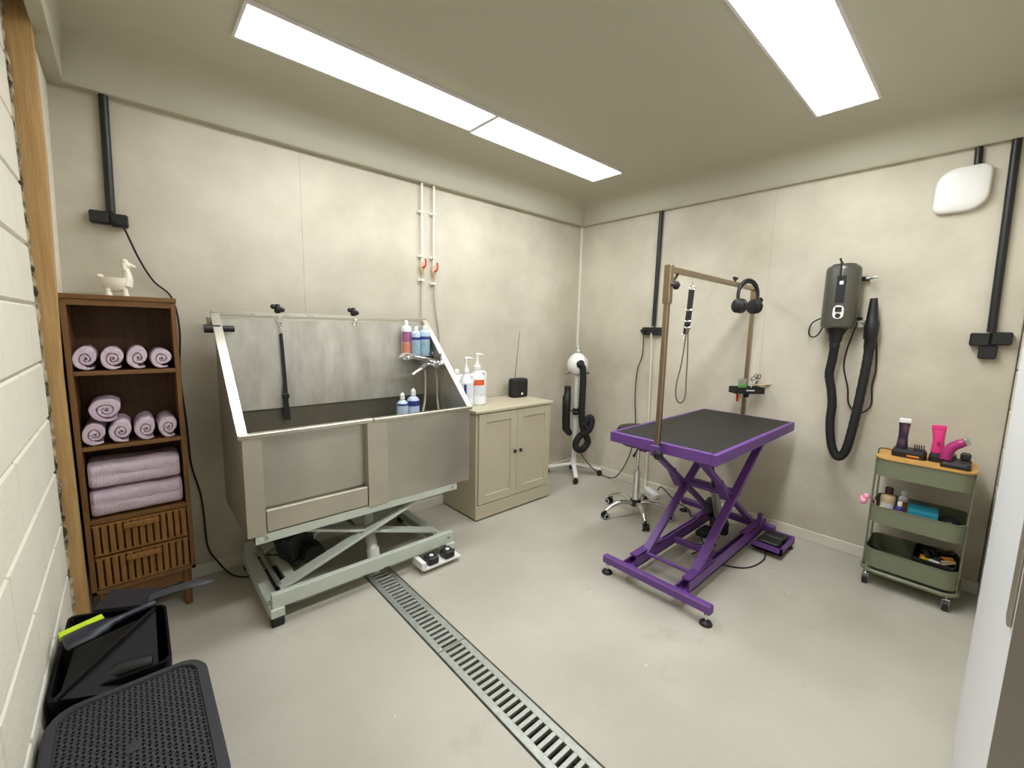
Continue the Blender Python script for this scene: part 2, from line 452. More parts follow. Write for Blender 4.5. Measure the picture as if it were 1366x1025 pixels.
# ------------------------------------------------------------------ floor drain grates
def drain():
    secs = [(-0.50, -1.34), (-1.34, -2.18), (-2.18, -2.90)]
    labs = ['slotted steel drain grate section running out from under the tub', 'middle slotted steel drain grate section in the open floor', 'slotted steel drain grate section nearest the camera']
    bar_src = None
    for (a, b), lab in zip(secs, labs):
        t = thing('drain_grate', lab, 'drain grate', ((DX0+DX1)/2, (a+b)/2, 0), 0, 'floor drain grates')
        a2, b2 = a-.002, b+.002
        for x0, x1 in ((DX0, DX0+.030), (DX1-.030, DX1)):
            m = MB(); m.box((x0, b2, -.02), (x1, a2, .002), .0015); m.build('flange', M_GALV, t)
        n = int((a2-b2)/.031); pitch = (a2-b2)/n
        for i in range(n+1):
            y = b2+pitch*i
            loc = (0, y-(a+b)/2, 0)
            if bar_src is None:
                m = MB(); m.box((DX0+.029-(DX0+DX1)/2, -.0085, -.014), (DX1-.029-(DX0+DX1)/2, .0085, .0016), .0012)
                bar_src = m.build('bar', M_GALV, t, world=False); bar_src.location = loc
            else: share(bar_src, 'bar', t, loc)
drain()

# ------------------------------------------------------------------ bathing tub on scissor lift
TX0, TX1, TYF, TYB = -3.06, -1.84, -0.66, -0.12
TZB, TZR, TZT = 0.445, 0.912, 1.452
def tub():
    t = thing('grooming_tub', 'stainless steel dog bathing tub on a pale scissor lift against the wall', 'bath tub', ((TX0+TX1)/2, -.39, 0))
    side = [(TYF, TZB), (TYF, TZR), (TYB, TZT), (TYB, TZB)]
    for x0 in (TX0, TX1-.012):
        m = MB(); m.prism(side, x0, x0+.012, 'x'); p = m.build('side_panel', M_STEEL, t)
    for xa, xb in ((TX0-.016, TX0+.022), (TX1-.022, TX1+.014)):
        m = MB(); dy, dz = TYB-TYF, TZT-TZR
        L = math.hypot(dy, dz); ny, nz = -dz/L*.012, dy/L*.012
        m.prism([(TYF-.012, TZR-.004), (TYB, TZT-.004), (TYB+ny, TZT+nz), (TYF-.012+ny*.4, TZR+nz)], xa, xb, 'x')
        m.build('sloping_flange', M_STEELB, t)
    # back panel, sloping lower back, floor of the basin
    m = MB(); m.box((TX0+.012, TYB-.030, .932), (TX1-.012, TYB-.022, TZT-.03)); m.build('back_panel', M_STEELP, t)
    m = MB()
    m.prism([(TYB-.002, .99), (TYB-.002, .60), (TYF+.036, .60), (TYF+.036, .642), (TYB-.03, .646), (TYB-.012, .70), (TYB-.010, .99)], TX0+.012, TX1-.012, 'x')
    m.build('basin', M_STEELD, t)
    # front: stile, recessed gate panel, lower gate board, centre stile, right panel
    y = TYF
    m = MB(); m.box((TX0, y-.012, TZB), (-2.985, y, TZR)); m.build('front_stile', M_STEELL, t)
    m = MB(); m.box((-2.50, y-.016, TZB), (-2.39, y, TZR)); m.build('front_stile', M_STEELL, t)
    m = MB(); m.box((-2.39, y-.010, TZB), (TX1, y, TZR)); m.build('front_panel', M_STEEL, t)
    m = MB(); m.box((-3.04, y+.026, .455), (-2.41, y+.032, TZR)); m.box((-2.989, y, .455), (-2.985, y+.026, TZR)); m.box((-2.504, y, .455), (-2.500, y+.026, TZR)); m.build('gate_panel', M_STEEL, t)
    m = MB(); m.box((-2.982, y-.012, TZB+.008), (-2.503, y+.012, .556), .003); m.build('gate_board', M_STEELL, t)
    # front rim (rolled) with seam near the middle
    m = MB(); m.box((TX0-.014, y-.026, TZR-.012), (-2.47, y+.012, TZR+.010), .004); m.box((-2.468, y-.024, TZR-.012), (TX1+.014, y+.012, TZR+.008), .004)
    m.build('rim', M_STEELB, t)
    # top rail
    m = MB(); m.box((TX0-.012, TYB-.022, TZT-.012), (TX1+.012, TYB+.002, TZT+.010), .003)
    rail = m.build('rail', M_STEELB, t)
    m = MB()
    for x in (-2.90, -2.73, -2.62, -2.60): m.box((x, TYB-.024, TZT-.006), (x+.02, TYB-.021, TZT+.004))
    m.build('rail_clip', M_STEEL, rail)
    m = MB(); m.box((TX0-.004, TYB-.012, TZT-.034), (TX1, TYB+.0, TZT-.022)); m.build('panel_edge', M_STEELB, t)
    # black knob rod through the left side
    m = MB(); m.cyl((-3.112, -.19, 1.372), (-3.045, -.19, 1.372), .021, 16); m.cyl((-3.05, -.19, 1.372), (-2.985, -.19, 1.372), .016, 16)
    m.build('knob', M_BLACK, t)
    m = MB(); m.box((TX0-.03, -.15, 1.36), (TX0-.012, TYB+.03, 1.43), .003); m.build('bracket', M_STEEL, t)
    # lower angle frame under the body
    m = MB(); zt = TZB
    m.box((-3.03, TYF-.006, zt-.042), (-1.93, TYF+.03, zt)); m.box((-3.03, TYB-.03, zt-.042), (-1.93, TYB+.006, zt))
    m.box((-3.03, TYF, zt-.042), (-3.0, TYB, zt)); m.box((-1.96, TYF, zt-.042), (-1.93, TYB, zt))
    up = m.build('upper_frame', M_GFRAME, t)
    m = MB()
    for x in (-2.985, -1.965): m.cyl((x, TYF-.012, zt-.02), (x, TYF-.004, zt-.02), .008, 10)
    m.build('bolt', M_GALV, up)
    # base frame
    yb0, yb1, xb0, xb1 = -.705, -.06, -2.985, -1.985
    m = MB(); m.box((xb0, yb0, .085), (xb1, yb0+.032, .155), .002); fb = m.build('base_rail', M_GFRAME, t)
    m = MB(); m.cyl((xb1-.03, yb0-.006, .125), (xb1-.03, yb0+.002, .125), .009, 10); m.build('bolt', M_GALV, fb)
    m = MB(); m.box((xb0, yb1-.032, .085), (xb1, yb1, .155), .002); m.build('base_rail', M_GFRAME, t)
    m = MB(); m.box((xb0-.012, yb0+.015, .045), (xb0+.045, yb1, .098), .002); m.box((xb0+.10, yb0+.03, .085), (xb0+.15, yb1-.03, .125), .002)
    m.build('base_crossbar', M_GFRAME, t)
    m = MB(); m.box((xb0+.045, yb0+.05, .10), (xb0+.10, yb1-.28, .104)); m.build('anti_slip_pad', M_BLACKM, t)
    m = MB(); m.box((xb1-.06, yb0+.03, .05), (xb1, yb1, .10), .002); m.build('base_crossbar', M_GFRAME, t)
    for x, yy in ((xb0+.02, yb0-.0), (xb1-.02, yb0-.0), (xb0+.02, yb1-.03), (xb1-.02, yb1-.03)):
        m = MB(); m.box((x-.03, yy-.012, .045), (x+.03, yy+.04, .087), .003); ft = m.build('foot', M_GFRAME, t)
        m = MB(); m.box((x-.028, yy-.014, .0), (x+.028, yy+.03, .047), .006); m.build('rubber_foot', M_RUBBER, ft)
    # scissor arms
    for yy in (-.60, -.17):
        m = MB(); m.beam((-2.93, yy, .125), (-2.10, yy, .41), .016, .07, up=(0, 1, 0), bev=.002); arm = m.build('scissor_arm', M_GFRAME, t)
        if yy < -.5:
            m = MB(); m.beam((-2.455, yy-.009, .291), (-2.385, yy-.009, .3155), .003, .026, up=(0, 1, 0)); m.build('warning_sticker', M_TAN, arm)
            m = MB(); m.cyl((-2.51, yy-.012, .272), (-2.51, yy+.03, .272), .011, 12); m.build('bolt', M_GALV, arm)
        m = MB(); m.beam((-2.90, yy+.035, .41), (-2.03, yy+.035, .125), .016, .07, up=(0, 1, 0), bev=.002); m.build('scissor_arm', M_GFRAME, t)
    for ax_, az_ in ((-2.10, .40), (-2.93, .14), (-2.51, .272)):
        m = MB(); m.cyl((ax_, -.6, az_), (ax_, -.14, az_), .011, 12); m.build('axle', M_GALV, t)
    # actuator
    m = MB(); m.cyl((-2.72, -.30, .16), (-2.50, -.30, .34), .018, 12); m.build('lift_ram', M_WHITE, t)
    # hydraulic pump: motor block, tank, coil of hoses
    m = MB(); M = T(-2.80, -.36, .20) @ Rz(.3) @ Ry(-.25)
    m.box((-.07, -.06, -.06), (.07, .06, .10), .018, M); m.box((.02, -.05, -.02), (.10, .05, .06), .012, M)
    m.box((-.06, -.07, -.085), (.06, .02, -.05), .008, M)
    pm = m.build('pump', M_BLACK, t)
    m = MB(); m.lathe([(.05, -.05), (.055, -.04), (.055, .04), (.05, .05)], 20, T(-2.72, -.42, .16) @ Rx(PI/2))
    m.build('motor', M_BLACKM, pm)
    m = MB(); rg = random.Random(5)
    for k in range(5):
        c = Vector((-2.79+rg.uniform(-.03, .05), -.36, .26)); pts = [c+Vector((rg.uniform(-.07, .07), rg.uniform(-.06, .06), rg.uniform(-.03, .09))) for _ in range(5)]
        m.tube(catmull(pts, 6), .006, 6)
    m.build('hose', M_RUBBER, pm)
    # foot pedal bar beside right foot
    fx = -2.235
    m = MB(); m.box((fx-.014, -.79, .030), (fx+.014, -.68, .075), .002); m.box((fx, -.792, .026), (-1.985, -.70, .036)); fp = m.build('pedal_bar', M_WHITE, t)
    for x in (-2.165, -2.055):
        m = MB(); m.box((x-.034, -.785, .036), (x+.034, -.715, .082), .008); pd = m.build('pedal', M_BLACK, t)
        m = MB(); m.lathe([(.013, 0), (.011, .003)], 14, T(x, -.75, .082)); m.build('pedal_mark', M_PALEL, pd)
    # drain hose below the basin
    m = MB(); m.tube(catmull([(-2.36, -.33, .50), (-2.37, -.36, .36), (-2.40, -.42, .24), (-2.42, -.52, .12), (-2.42, -.545, .04), (-2.42, -.55, -.02)], 8), .030, 14); m.build('waste_pipe', M_WHITE, t)
    m = MB(); m.cyl((-2.42, -.535, .07), (-2.418, -.52, .12), .036, 14); m.build('pipe_collar', M_WHITE, t)
tub()

def clamp(x, label):
    t = thing('rail_clamp', label, 'clamp', (x, TYB-.012, TZT+.010), 0, 'black clamps on the tub rail')
    m = MB(); m.cyl((x, TYB-.012, TZT+.010), (x, TYB-.012, TZT+.028), .007, 10); m.build('screw', M_CHROME, t)
    m = MB(); m.lathe([(.013, 0), (.018, .008), (.017, .03), (.012, .046), (.004, .05)], 12, T(x, TYB-.012, TZT+.010))
    for s in (-1, 1): m.ball((x+s*.022, TYB-.012, TZT+.036-s*.008), .015, .011, .014, 10, 6)
    m.build('knob', M_BLACK, t)
    m = MB(); m.tube([(x+.014*math.cos(a), TYB-.038, TZT-.030+.016*math.sin(a)) for a in [2*PI*k/14 for k in range(14)]], .0026, 6, closed=True); m.build('eye_ring', M_CHROME, t)
clamp(-2.765, 'black wing knob clamp on tub rail holding the black leash')
clamp(-2.342, 'black wing knob clamp on tub rail with nothing hanging from it')

def leash():
    x, y = -2.762, TYB-.042
    t = thing('tub_leash', 'black nylon restraint strap hanging from the tub rail', 'leash', (x, y, .86))
    m = MB(); m.tube([(x+.008*math.cos(a), y, 1.398+.012*math.sin(a)) for a in [2*PI*k/12 for k in range(12)]], .0024, 6, closed=True); m.cyl((x, y, 1.386), (x, y, 1.362), .004, 8)
    m.tube([(x+.009*math.cos(a), y, 1.352+.010*math.sin(a)) for a in [2*PI*k/12 for k in range(12)]], .0022, 6, closed=True)
    m.build('snap_hook', M_CHROME, t)
    m = MB(); pts = [(x, 1.35, .016), (x+.006, 1.2, .017), (x+.010, 1.08, .018), (x+.008, .99, .026), (x+.012, .92, .028), (x+.016, .86, .030)]
    L = []; R = []; prof = []
    rings = []
    for (cx, z, wd) in pts: rings.append([(cx-wd/2, y-.003, z), (cx+wd/2, y-.003, z), (cx+wd/2, y+.003, z), (cx-wd/2, y+.003, z)])
    m.loft(rings, smooth=False); m.build('strap', M_BLACKM, t)
    m = MB(); m.box((x-.008, y-.007, .985), (x+.028, y+.005, 1.012), .003); m.build('slider', M_BLACK, t)
leash()

def mixer():
    # chrome bath mixer on the right side panel with a hand shower parked on it
    t = thing('shower_mixer', 'chrome bath mixer with hand shower on the tub right side', 'shower mixer', (-1.86, -.30, 1.15))
    m = MB(); m.tube([(-1.90, -.40, 1.155), (-1.90, -.20, 1.165)], .022, 16)
    for yy in (-.38, -.22): m.cyl((-1.90, yy, 1.16), (-1.853, yy, 1.16), .028, 16, .032)
    m.build('mixer_body', M_CHROME, t)
    m = MB(); m.tube(catmull([(-1.91, -.30, 1.16), (-1.98, -.335, 1.135), (-2.06, -.35, 1.095)], 5), [.018, .018, .017, .017, .016, .016, .015, .015, .014, .014, .014], 12); m.build('spout', M_CHROME, t)
    m = MB(); m.tube([(-1.885, -.345, 1.175), (-1.96, -.355, 1.195), (-2.05, -.36, 1.210)], [.016, .015, .013], 12); hs = m.build('shower_handle', M_CHROME, t)
    m = MB(); m.lathe([(.012, .03), (.03, .022), (.045, .008), (.046, -.008), (.040, -.014)], 24, T(-2.105, -.36, 1.212) @ Ry(-.15)); m.build('shower_head', M_CHROME, t)
    m = MB(); m.tube([(-1.895, -.41, 1.165), (-1.895, -.425, 1.20), (-1.90, -.43, 1.235)], .008, 8); m.build('lever', M_CHROME, t)
    m = MB(); m.tube(catmull([(-1.945, -.31, 1.14), (-1.94, -.31, 1.04), (-1.95, -.32, .92), (-1.99, -.36, .80), (-1.93, -.40, .74), (-1.88, -.38, .80), (-1.865, -.34, .92), (-1.87, -.34, 1.04), (-1.885, -.34, 1.14)], 8), .0075, 8); m.build('shower_hose', M_HOSEG, t)
    # chrome corner shelf above the mixer
mixer()
def rack():
    t = thing('corner_rack', 'chrome wire corner rack holding shampoo bottles over the mixer', 'rack', (-1.94, -.20, 1.20))
    x0, x1, y0, y1, z = -2.06, -1.858, -.29, -.158, 1.205
    m = MB()
    loop = [(p[0], p[1], z) for p in rrect(x0, y0, x1, y1, .03)]
    m.tube(loop, .004, 8, closed=True); m.build('rim_wire', M_CHROME, t)
    for k in range(7):
        yy = y0+.02+(y1-y0-.04)*k/6
        m = MB(); m.cyl((x0, yy, z), (x1, yy, z), .0025, 6); m.build('wire', M_CHROME, t)
    m = MB(); m.box((x1-.004, y0+.02, z-.01), (x1+.004, y1-.02, z+.03), .002); m.build('wall_plate', M_CHROME, t)
    m = MB(); m.box((x0+.06, y0-.004, z-.012), (x1-.01, y0+.004, z+.006), .002); m.build('front_lip', M_BLACK, t)
rack()

def bottle(name, label, cat, loc, h, r, body_m, cap_m, bands=(), group=None, cap='flip', sx=1.0, sy=1.0, shf=0.86):
    t = thing(name, label, cat, loc, 0, group)
    x, y, z = loc
    sh = h*shf if cap == 'flip' else h*0.78
    nr = r*.36
    m = MB(); m.lathe([(r*.9, 0), (r, .004), (r, sh*.86), (r*.97, sh*.91), (r*.86, sh*.95), (r*.62, sh*.98), (nr, sh), (nr, sh+h*.03)], 20, T(x, y, z), sx, sy); m.build('body', body_m, t)
    m = MB()
    if cap == 'flip': m.lathe([(nr*1.15, sh+h*.015), (nr*1.15, h*.96), (nr*.9, h*.965), (nr*.55, h*.99), (nr*.4, h)], 14, T(x, y, z))
    elif cap == 'round': m.lathe([(nr*1.5, sh+h*.02), (nr*1.6, h*.88), (nr*1.5, h*.98), (nr*1.2, h)], 14, T(x, y, z))
    elif cap == 'pump':
        m.lathe([(nr*1.25, sh+h*.01), (nr*1.25, sh+h*.06), (nr*.5, sh+h*.08), (nr*.4, h*1.02)], 14, T(x, y, z))
        m.tube(catmull([(x-.012, y, z+h*1.03), (x+.006, y, z+h*1.035), (x+.03, y, z+h*1.03), (x+.042, y, z+h*1.005)], 4), [.008]*5+[.006]*8, 8)
    m.build('cap' if cap != 'pump' else 'pump_head', cap_m, t)
    for (a, b, bm_, a0, a1) in bands:
        m = MB(); n = 14; rr = r*1.012
        v = []; f = []
        for i in range(n+1):
            an = a0+(a1-a0)*i/n
            for zz in (a, b): v.append((x+rr*math.cos(an)*sx, y+rr*math.sin(an)*sy, z+zz))
        for i in range(n): f.append((2*i, 2*i+2, 2*i+3, 2*i+1))
        m.add(v, f, True); m.build('label', bm_, t)
    return t
FR = (-PI*.98, PI*-.02)     # label wraps on the camera side
zr = 1.209
bottle('shampoo_bottle', 'white shampoo bottle with maroon and orange label on the chrome rack', 'bottle', (-2.015, -.195, zr), .235, .033, M_BOTW, M_BOTW, [(.09, .16, M_PLUM, *FR), (.015, .088, M_SALMON, *FR)], 'bottles on the chrome rack')
bottle('shampoo_bottle', 'pale blue bottle in the middle of the chrome rack', 'bottle', (-1.965, -.232, zr), .195, .031, M_BOTB, M_BOTW, [(.105, .125, M_NAVY, *FR), (.02, .10, M_TEALP, *FR)], 'bottles on the chrome rack')
bottle('shampoo_bottle', 'pale blue bottle on the chrome rack nearest the tub right side', 'bottle', (-1.900, -.236, zr), .205, .034, M_BOTB, M_BOTW, [(.11, .13, M_NAVY, *FR), (.02, .105, M_TEALP, *FR)], 'bottles on the chrome rack')
bottle('shampoo_bottle', 'white capped blue bottle half hidden behind its rack neighbours', 'bottle', (-1.928, -.182, zr), .20, .020, M_BOTB, M_BOTW, [(.11, .125, M_NAVY, *FR)], 'bottles on the chrome rack')
bottle('shampoo_bottle', 'smaller pale blue bottle standing in the tub, left of its pair', 'bottle', (-2.127, -.345, .646), .342, .036, M_BOTB, M_BOTW, [(.262, .274, M_NAVY, *FR)], 'bottles standing in the tub')
bottle('shampoo_bottle', 'taller pale blue bottle with navy label standing in the tub', 'bottle', (-2.045, -.335, .646), .362, .040, M_BOTB, M_BOTW, [(.250, .284, M_NAVY, *FR)], 'bottles standing in the tub')

# ------------------------------------------------------------------ beige cabinet
def cabinet():
    x0, x1, yf, h = -1.605, -.835, -.430, .822
    t = thing('storage_cabinet', 'beige two door cabinet between the tub and the corner', 'cabinet', ((x0+x1)/2, -.22, 0))
    m = MB(); m.box((x0, yf, .012), (x1, -.016, h-.022), .002); m.build('body', M_CAB, t)
    m = MB(); m.box((x0-.012, yf-.022, h-.022), (x1+.014, -.016, h), .004); m.build('worktop', M_CAB, t)
    m = MB(); m.box((x0-.004, yf-.012, .012), (x1+.006, yf, .115), .003); m.build('plinth', M_CAB, t)
    m = MB()
    for x in (x0+.03, x1-.03): m.cyl((x, yf+.02, 0), (x, yf+.02, .014), .012, 10); m.cyl((x, -.05, 0), (x, -.05, .014), .012, 10)
    m.build('glide', M_GREYP, t)
    xm = (x0+x1)/2
    for a, b, kx in ((x0+.018, xm-.0015, xm-.030), (xm+.0015, x1-.018, xm+.030)):
        z0, z1 = .122, h-.030; s = .062
        m = MB()
        m.box((a, yf-.016, z0), (a+s, yf-.0005, z1), .0015); m.box((b-s, yf-.016, z0), (b, yf-.0005, z1), .0015)
        m.box((a+s, yf-.016, z1-s), (b-s, yf-.0005, z1), .0015); m.box((a+s, yf-.016, z0), (b-s, yf-.0005, z0+s), .0015)
        d = m.build('door', M_CAB, t)
        m = MB(); m.box((a+s, yf-.006, z0+s), (b-s, yf-.001, z1-s)); m.build('panel', M_CAB, d)
        m = MB(); m.cyl((kx, yf-.016, .475), (kx, yf-.026, .475), .006, 10); m.box((kx-.012, yf-.038, .463), (kx+.012, yf-.026, .487), .003); m.build('knob', M_BROWNC, d)
cabinet()
zc = .8225
def jug(label, x, y, r, h, bands, handle=True, pump=True):
    t = thing('shampoo_jug', label, 'jug', (x, y, zc), 0, 'white shampoo jugs on the cabinet')
    m = MB(); b = h*.80
    m.lathe([(r*.92, 0), (r, .006), (r, .06), (r*.955, .068), (r, .078), (r, b*.62), (r, b*.62), (r*.95, b*.70), (r*.55, b*.90), (r*.33, b*.98), (r*.33, b)], 24, T(x, y, zc)); m.build('body', M_BOTW, t)
    if handle:
        m = MB(); m.tube(catmull([(x+r*.30, y-.01, zc+b*.93), (x+r*.85, y-.015, zc+b*.90), (x+r*.95, y-.015, zc+b*.76), (x+r*.86, y-.01, zc+b*.66)], 5), .011, 10); m.build('handle', M_BOTW, t)
    m = MB(); m.lathe([(r*.40, b-.004), (r*.40, b+.022), (r*.22, b+.034)]+([(r*.15, h), (r*.13, h*1.12)] if pump else []), 14, T(x, y, zc)); m.build('pump_collar' if pump else 'cap', M_WHITE, t)
    if pump:
        m = MB(); m.tube(catmull([(x-.014, y, zc+h*1.13), (x+.01, y, zc+h*1.14), (x+.035, y-.003, zc+h*1.135), (x+.05, y-.004, zc+h*1.115)], 4), [.010]*6+[.007]*7, 8); m.build('pump_head', M_BOTW, t)
    for (a, c, bm_, a0, a1) in bands:
        m = MB(); v = []; f = []; n = 10; rr = r*1.01
        for i in range(n+1):
            an = a0+(a1-a0)*i/n
            for zz in (a, c): v.append((x+rr*math.cos(an), y+rr*math.sin(an), zc+zz))
        for i in range(n): f.append((2*i, 2*i+2, 2*i+3, 2*i+1))
        m.add(v, f, True); m.build('label', bm_, t)
jug('white pump jug with orange label band nearest the radio', -1.425, -.20, .072, .335, [(.152, .195, M_ORANGE, -2.75, -1.35), (.085, .148, M_PALEL, -2.75, -1.35), (.10, .19, M_TEALP, -2.98, -2.82)])
jug('white pump jug with blue label in the middle of three', -1.557, -.24, .055, .315, [(.085, .17, M_NAVY, -2.45, -2.1), (.06, .18, M_PALEL, -2.6, -1.4)])
jug('white jug half hidden behind the tub side', -1.545, -.10, .058, .29, [], True, False)
def radio():
    x, y = -.922, -.125; wd, h = .088, .158
    t = thing('portable_radio', 'small black portable radio with a long thin aerial on the cabinet', 'radio', (x, y, zc))
    m = MB(); poly = rrect(x-wd, y-.05, x+wd, y+.05, .04, 6)
    rings = []
    for q, z in ((.90, 0), (.97, .006), (1, .02), (1, h-.02), (.97, h-.006), (.88, h)):
        rings.append([((px-x)*q+x, (py-y)*q+y, zc+z) for px, py in poly])
    m.loft(rings); m.build('body', M_BLACKM, t)
    m = MB(); m.box((x-.06, y-.0515, zc+h-.052), (x+.06, y-.049, zc+h-.026), .002); m.build('display', M_BLACK, t)
    m = MB(); m.box((x-.010, y-.0525, zc+.022), (x+.010, y-.0495, zc+.042), .002); m.build('badge', M_WHITE, t)
    m = MB(); m.tube([(x-.012, y+.03, zc+h-.003), (x+.03, y+.03, zc+h+.40)], [.003, .002], 6); m.build('aerial', M_DGREY, t)
radio()

# ------------------------------------------------------------------ wooden shelf unit with towels
SX0, SX1, SYF, SYB = -3.592, -3.222, -.270, -.018
SZT = 1.508
def shelf_unit():
    t = thing('shelf_unit', 'tall narrow brown wooden shelf with two slatted drawers beside the post', 'shelf', ((SX0+SX1)/2, (SYF+SYB)/2, 0))
    for x in (SX0, SX1-.018):
        m = MB(); m.box((x, SYF, .19), (x+.018, SYB, SZT-.022), .0015); m.build('side_panel', M_WOOD, t)
    m = MB(); m.box((SX0-.004, SYF-.006, SZT-.020), (SX1+.004, SYB, SZT), .002); m.build('top', M_WOODH, t)
    m = MB(); m.box((SX0+.018, SYF+.002, SZT-.045), (SX1-.018, SYF+.018, SZT-.021)); m.build('top_rail', M_WOODH, t)
    m = MB(); m.box((SX0+.018, SYB-.008, .2), (SX1-.018, SYB, SZT-.022)); m.build('back_panel', M_WOODD, t)
    for z in (1.187, .862, .532):
        m = MB(); m.box((SX0+.018, SYF+.002, z-.018), (SX1-.018, SYB-.008, z), .0015); m.build('shelf', M_WOODH, t)
    m = MB(); m.box((SX0, SYF, .19), (SX1, SYB, .208), .0015); m.build('bottom', M_WOODH, t)
    m = MB(); m.box((SX0+.05, SYF+.02, .13), (SX1-.05, SYF+.036, .19)); m.build('apron', M_WOODH, t)
    for x in (SX0+.036, SX1-.036):
        for y in (SYF+.03, SYB-.03):
            m = MB(); m.lathe([(.020, .19), (.015, 0)], 10, T(x, y, 0)); m.build('leg', M_WOOD, t)
    for z0, z1 in ((.366, .510), (.212, .358)):
        a, b = SX0+.021, SX1-.021
        m = MB(); m.box((a, SYF+.014, z0), (b, SYF+.02, z1)); m.box((a, SYF+.02, z0), (b, SYB-.02, z0+.008)); d = m.build('drawer', M_WOODD, t)
        m = MB(); m.box((a, SYF+.002, z1-.010), (b, SYF+.016, z1)); m.box((a, SYF+.002, z0), (b, SYF+.016, z0+.010)); m.build('drawer_rail', M_SLAT, d)
        n = 13; p = (b-a)/n
        for i in range(n):
            m = MB(); m.box((a+p*i+.0035, SYF-.002, z0+.004), (a+p*(i+1)-.0035, SYF+.012, z1-.004), .002); m.build('slat', M_SLAT, d)
        xm = (a+b)/2
        m = MB(); m.box((xm-.062, SYF-.022, z1-.036), (xm+.062, SYF-.008, z1-.012), .003)
        for q in (-.045, -.015, .015, .045): m.box((xm+q-.004, SYF-.010, z1-.018), (xm+q+.004, SYF-.001, z1-.008))
        m.build('handle', M_SLAT, d)
shelf_unit()

def rolled_towel(label, x, z, R, group, sq=(1, 1), rot=0.0, turns=2.6, length=.20, seed=0, ang=0):
    rg = random.Random(seed); N = int(turns*22); r0 = .008
    outer = []; inner = []
    rot = -PI/2-2*PI*turns+.75+rot*.12
    th = (R-r0)/(turns-.25)
    def rad(u):
        if u <= 0: return r0*.3
        if u > turns-1:
            q = min(1.0, (u-(turns-1))/.35); return R-th+th*q*q*(3-2*q)
        return r0+(R-th-r0)*u/(turns-1)
    for i in range(N+1):
        u = turns*i/N; a = 2*PI*u
        w_ = 1+.03*math.sin(3*a+seed); w0 = 1+.03*math.sin(3*(a-2*PI)+seed)
        ro = rad(u)*w_; ri = max(.0008, min(ro-.0015, rad(u-1)*w0+.0016))
        if i > N-3: ri = ro-.004*(N+1-i)
        outer.append((ro*math.cos(a+rot), ro*math.sin(a+rot))); inner.append((ri*math.cos(a+rot), ri*math.sin(a+rot)))
    m = MB(); v = []; f = []
    ys = [0, .006, .03, length*.5, length]
    for yi, y in enumerate(ys):
        for i in range(N+1):
            ins = .0035 if yi == 0 else 0
            for (px, pz), (qx, qz) in ((outer[i], inner[i]), (inner[i], outer[i])):
                dx, dz = qx-px, qz-pz; L = math.hypot(dx, dz) or 1
                X = px+dx/L*ins; Z = pz+dz/L*ins
                nz_ = .0025*(rg.random()-.5)
                v.append((x+X*sq[0]*.98+nz_, SYF+.004+y+rg.uniform(-.001, .001), z+.0005+Z*sq[1]*.97+nz_))
    S = 2*(N+1)
    for yi in range(len(ys)-1):
        for i in range(N):
            a = yi*S+2*i; b = (yi+1)*S+2*i
            f.append((a, a+2, b+2, b)); f.append((a+1, b+1, b+3, a+3))
        a = yi*S+2*N; b = (yi+1)*S+2*N
        f.append((a, a+1, b+1, b))
    for i in range(N): f.append((2*i, 2*i+1, 2*i+3, 2*i+2))
    k = (len(ys)-1)*S
    for i in range(N): f.append((k+2*i, k+2*i+2, k+2*i+3, k+2*i+1))
    m.add(v, f, True)
    o = m.build('rolled_towel', M_TOWEL); tag(o, label, 'towel', group)
    if ang:
        M = T(x, SYF+.1, z) @ Rz(ang) @ T(-x, -(SYF+.1), -z)
        o.data.transform(M)
    return o
g1 = 'rolled towels on the upper shelf'; g2 = 'rolled towels on the middle shelf'
zs = 1.188
rolled_towel('leftmost lilac rolled towel on the upper shelf', -3.533, zs+.051, .050, g1, (.84, 1.02), -1.2, 2.3, seed=1)
rolled_towel('second lilac rolled towel from left on the upper shelf', -3.449, zs+.050, .050, g1, (.84, 1.0), -.9, 2.5, seed=2)
rolled_towel('narrow tall lilac rolled towel, third on the upper shelf', -3.367, zs+.0515, .050, g1, (.80, 1.03), -1.5, 2.2, seed=3)
rolled_towel('flattened lilac rolled towel at right end of upper shelf', -3.285, zs+.046, .049, g1, (.88, .93), -2.0, 2.4, seed=4)
zs = .863
rolled_towel('leftmost lilac rolled towel in bottom row of the middle shelf', -3.530, zs+.049, .050, g2, (.85, .98), -.6, 2.4, seed=5)
rolled_towel('second lilac rolled towel in bottom row of middle shelf', -3.445, zs+.051, .050, g2, (.84, 1.02), -1.8, 2.4, seed=6)
rolled_towel('third lilac rolled towel in bottom row of middle shelf', -3.361, zs+.052, .050, g2, (.82, 1.03), -1.0, 2.4, seed=7)
rolled_towel('lilac rolled towel at right end of the middle shelf', -3.281, zs+.050, .049, g2, (.78, 1.02), -1.4, 2.4, seed=8)
rolled_towel('big lilac rolled towel lying on top of the other rolls', -3.487, zs+.151, .056, g2, (1.0, .90), -1.0, 2.7, seed=9)

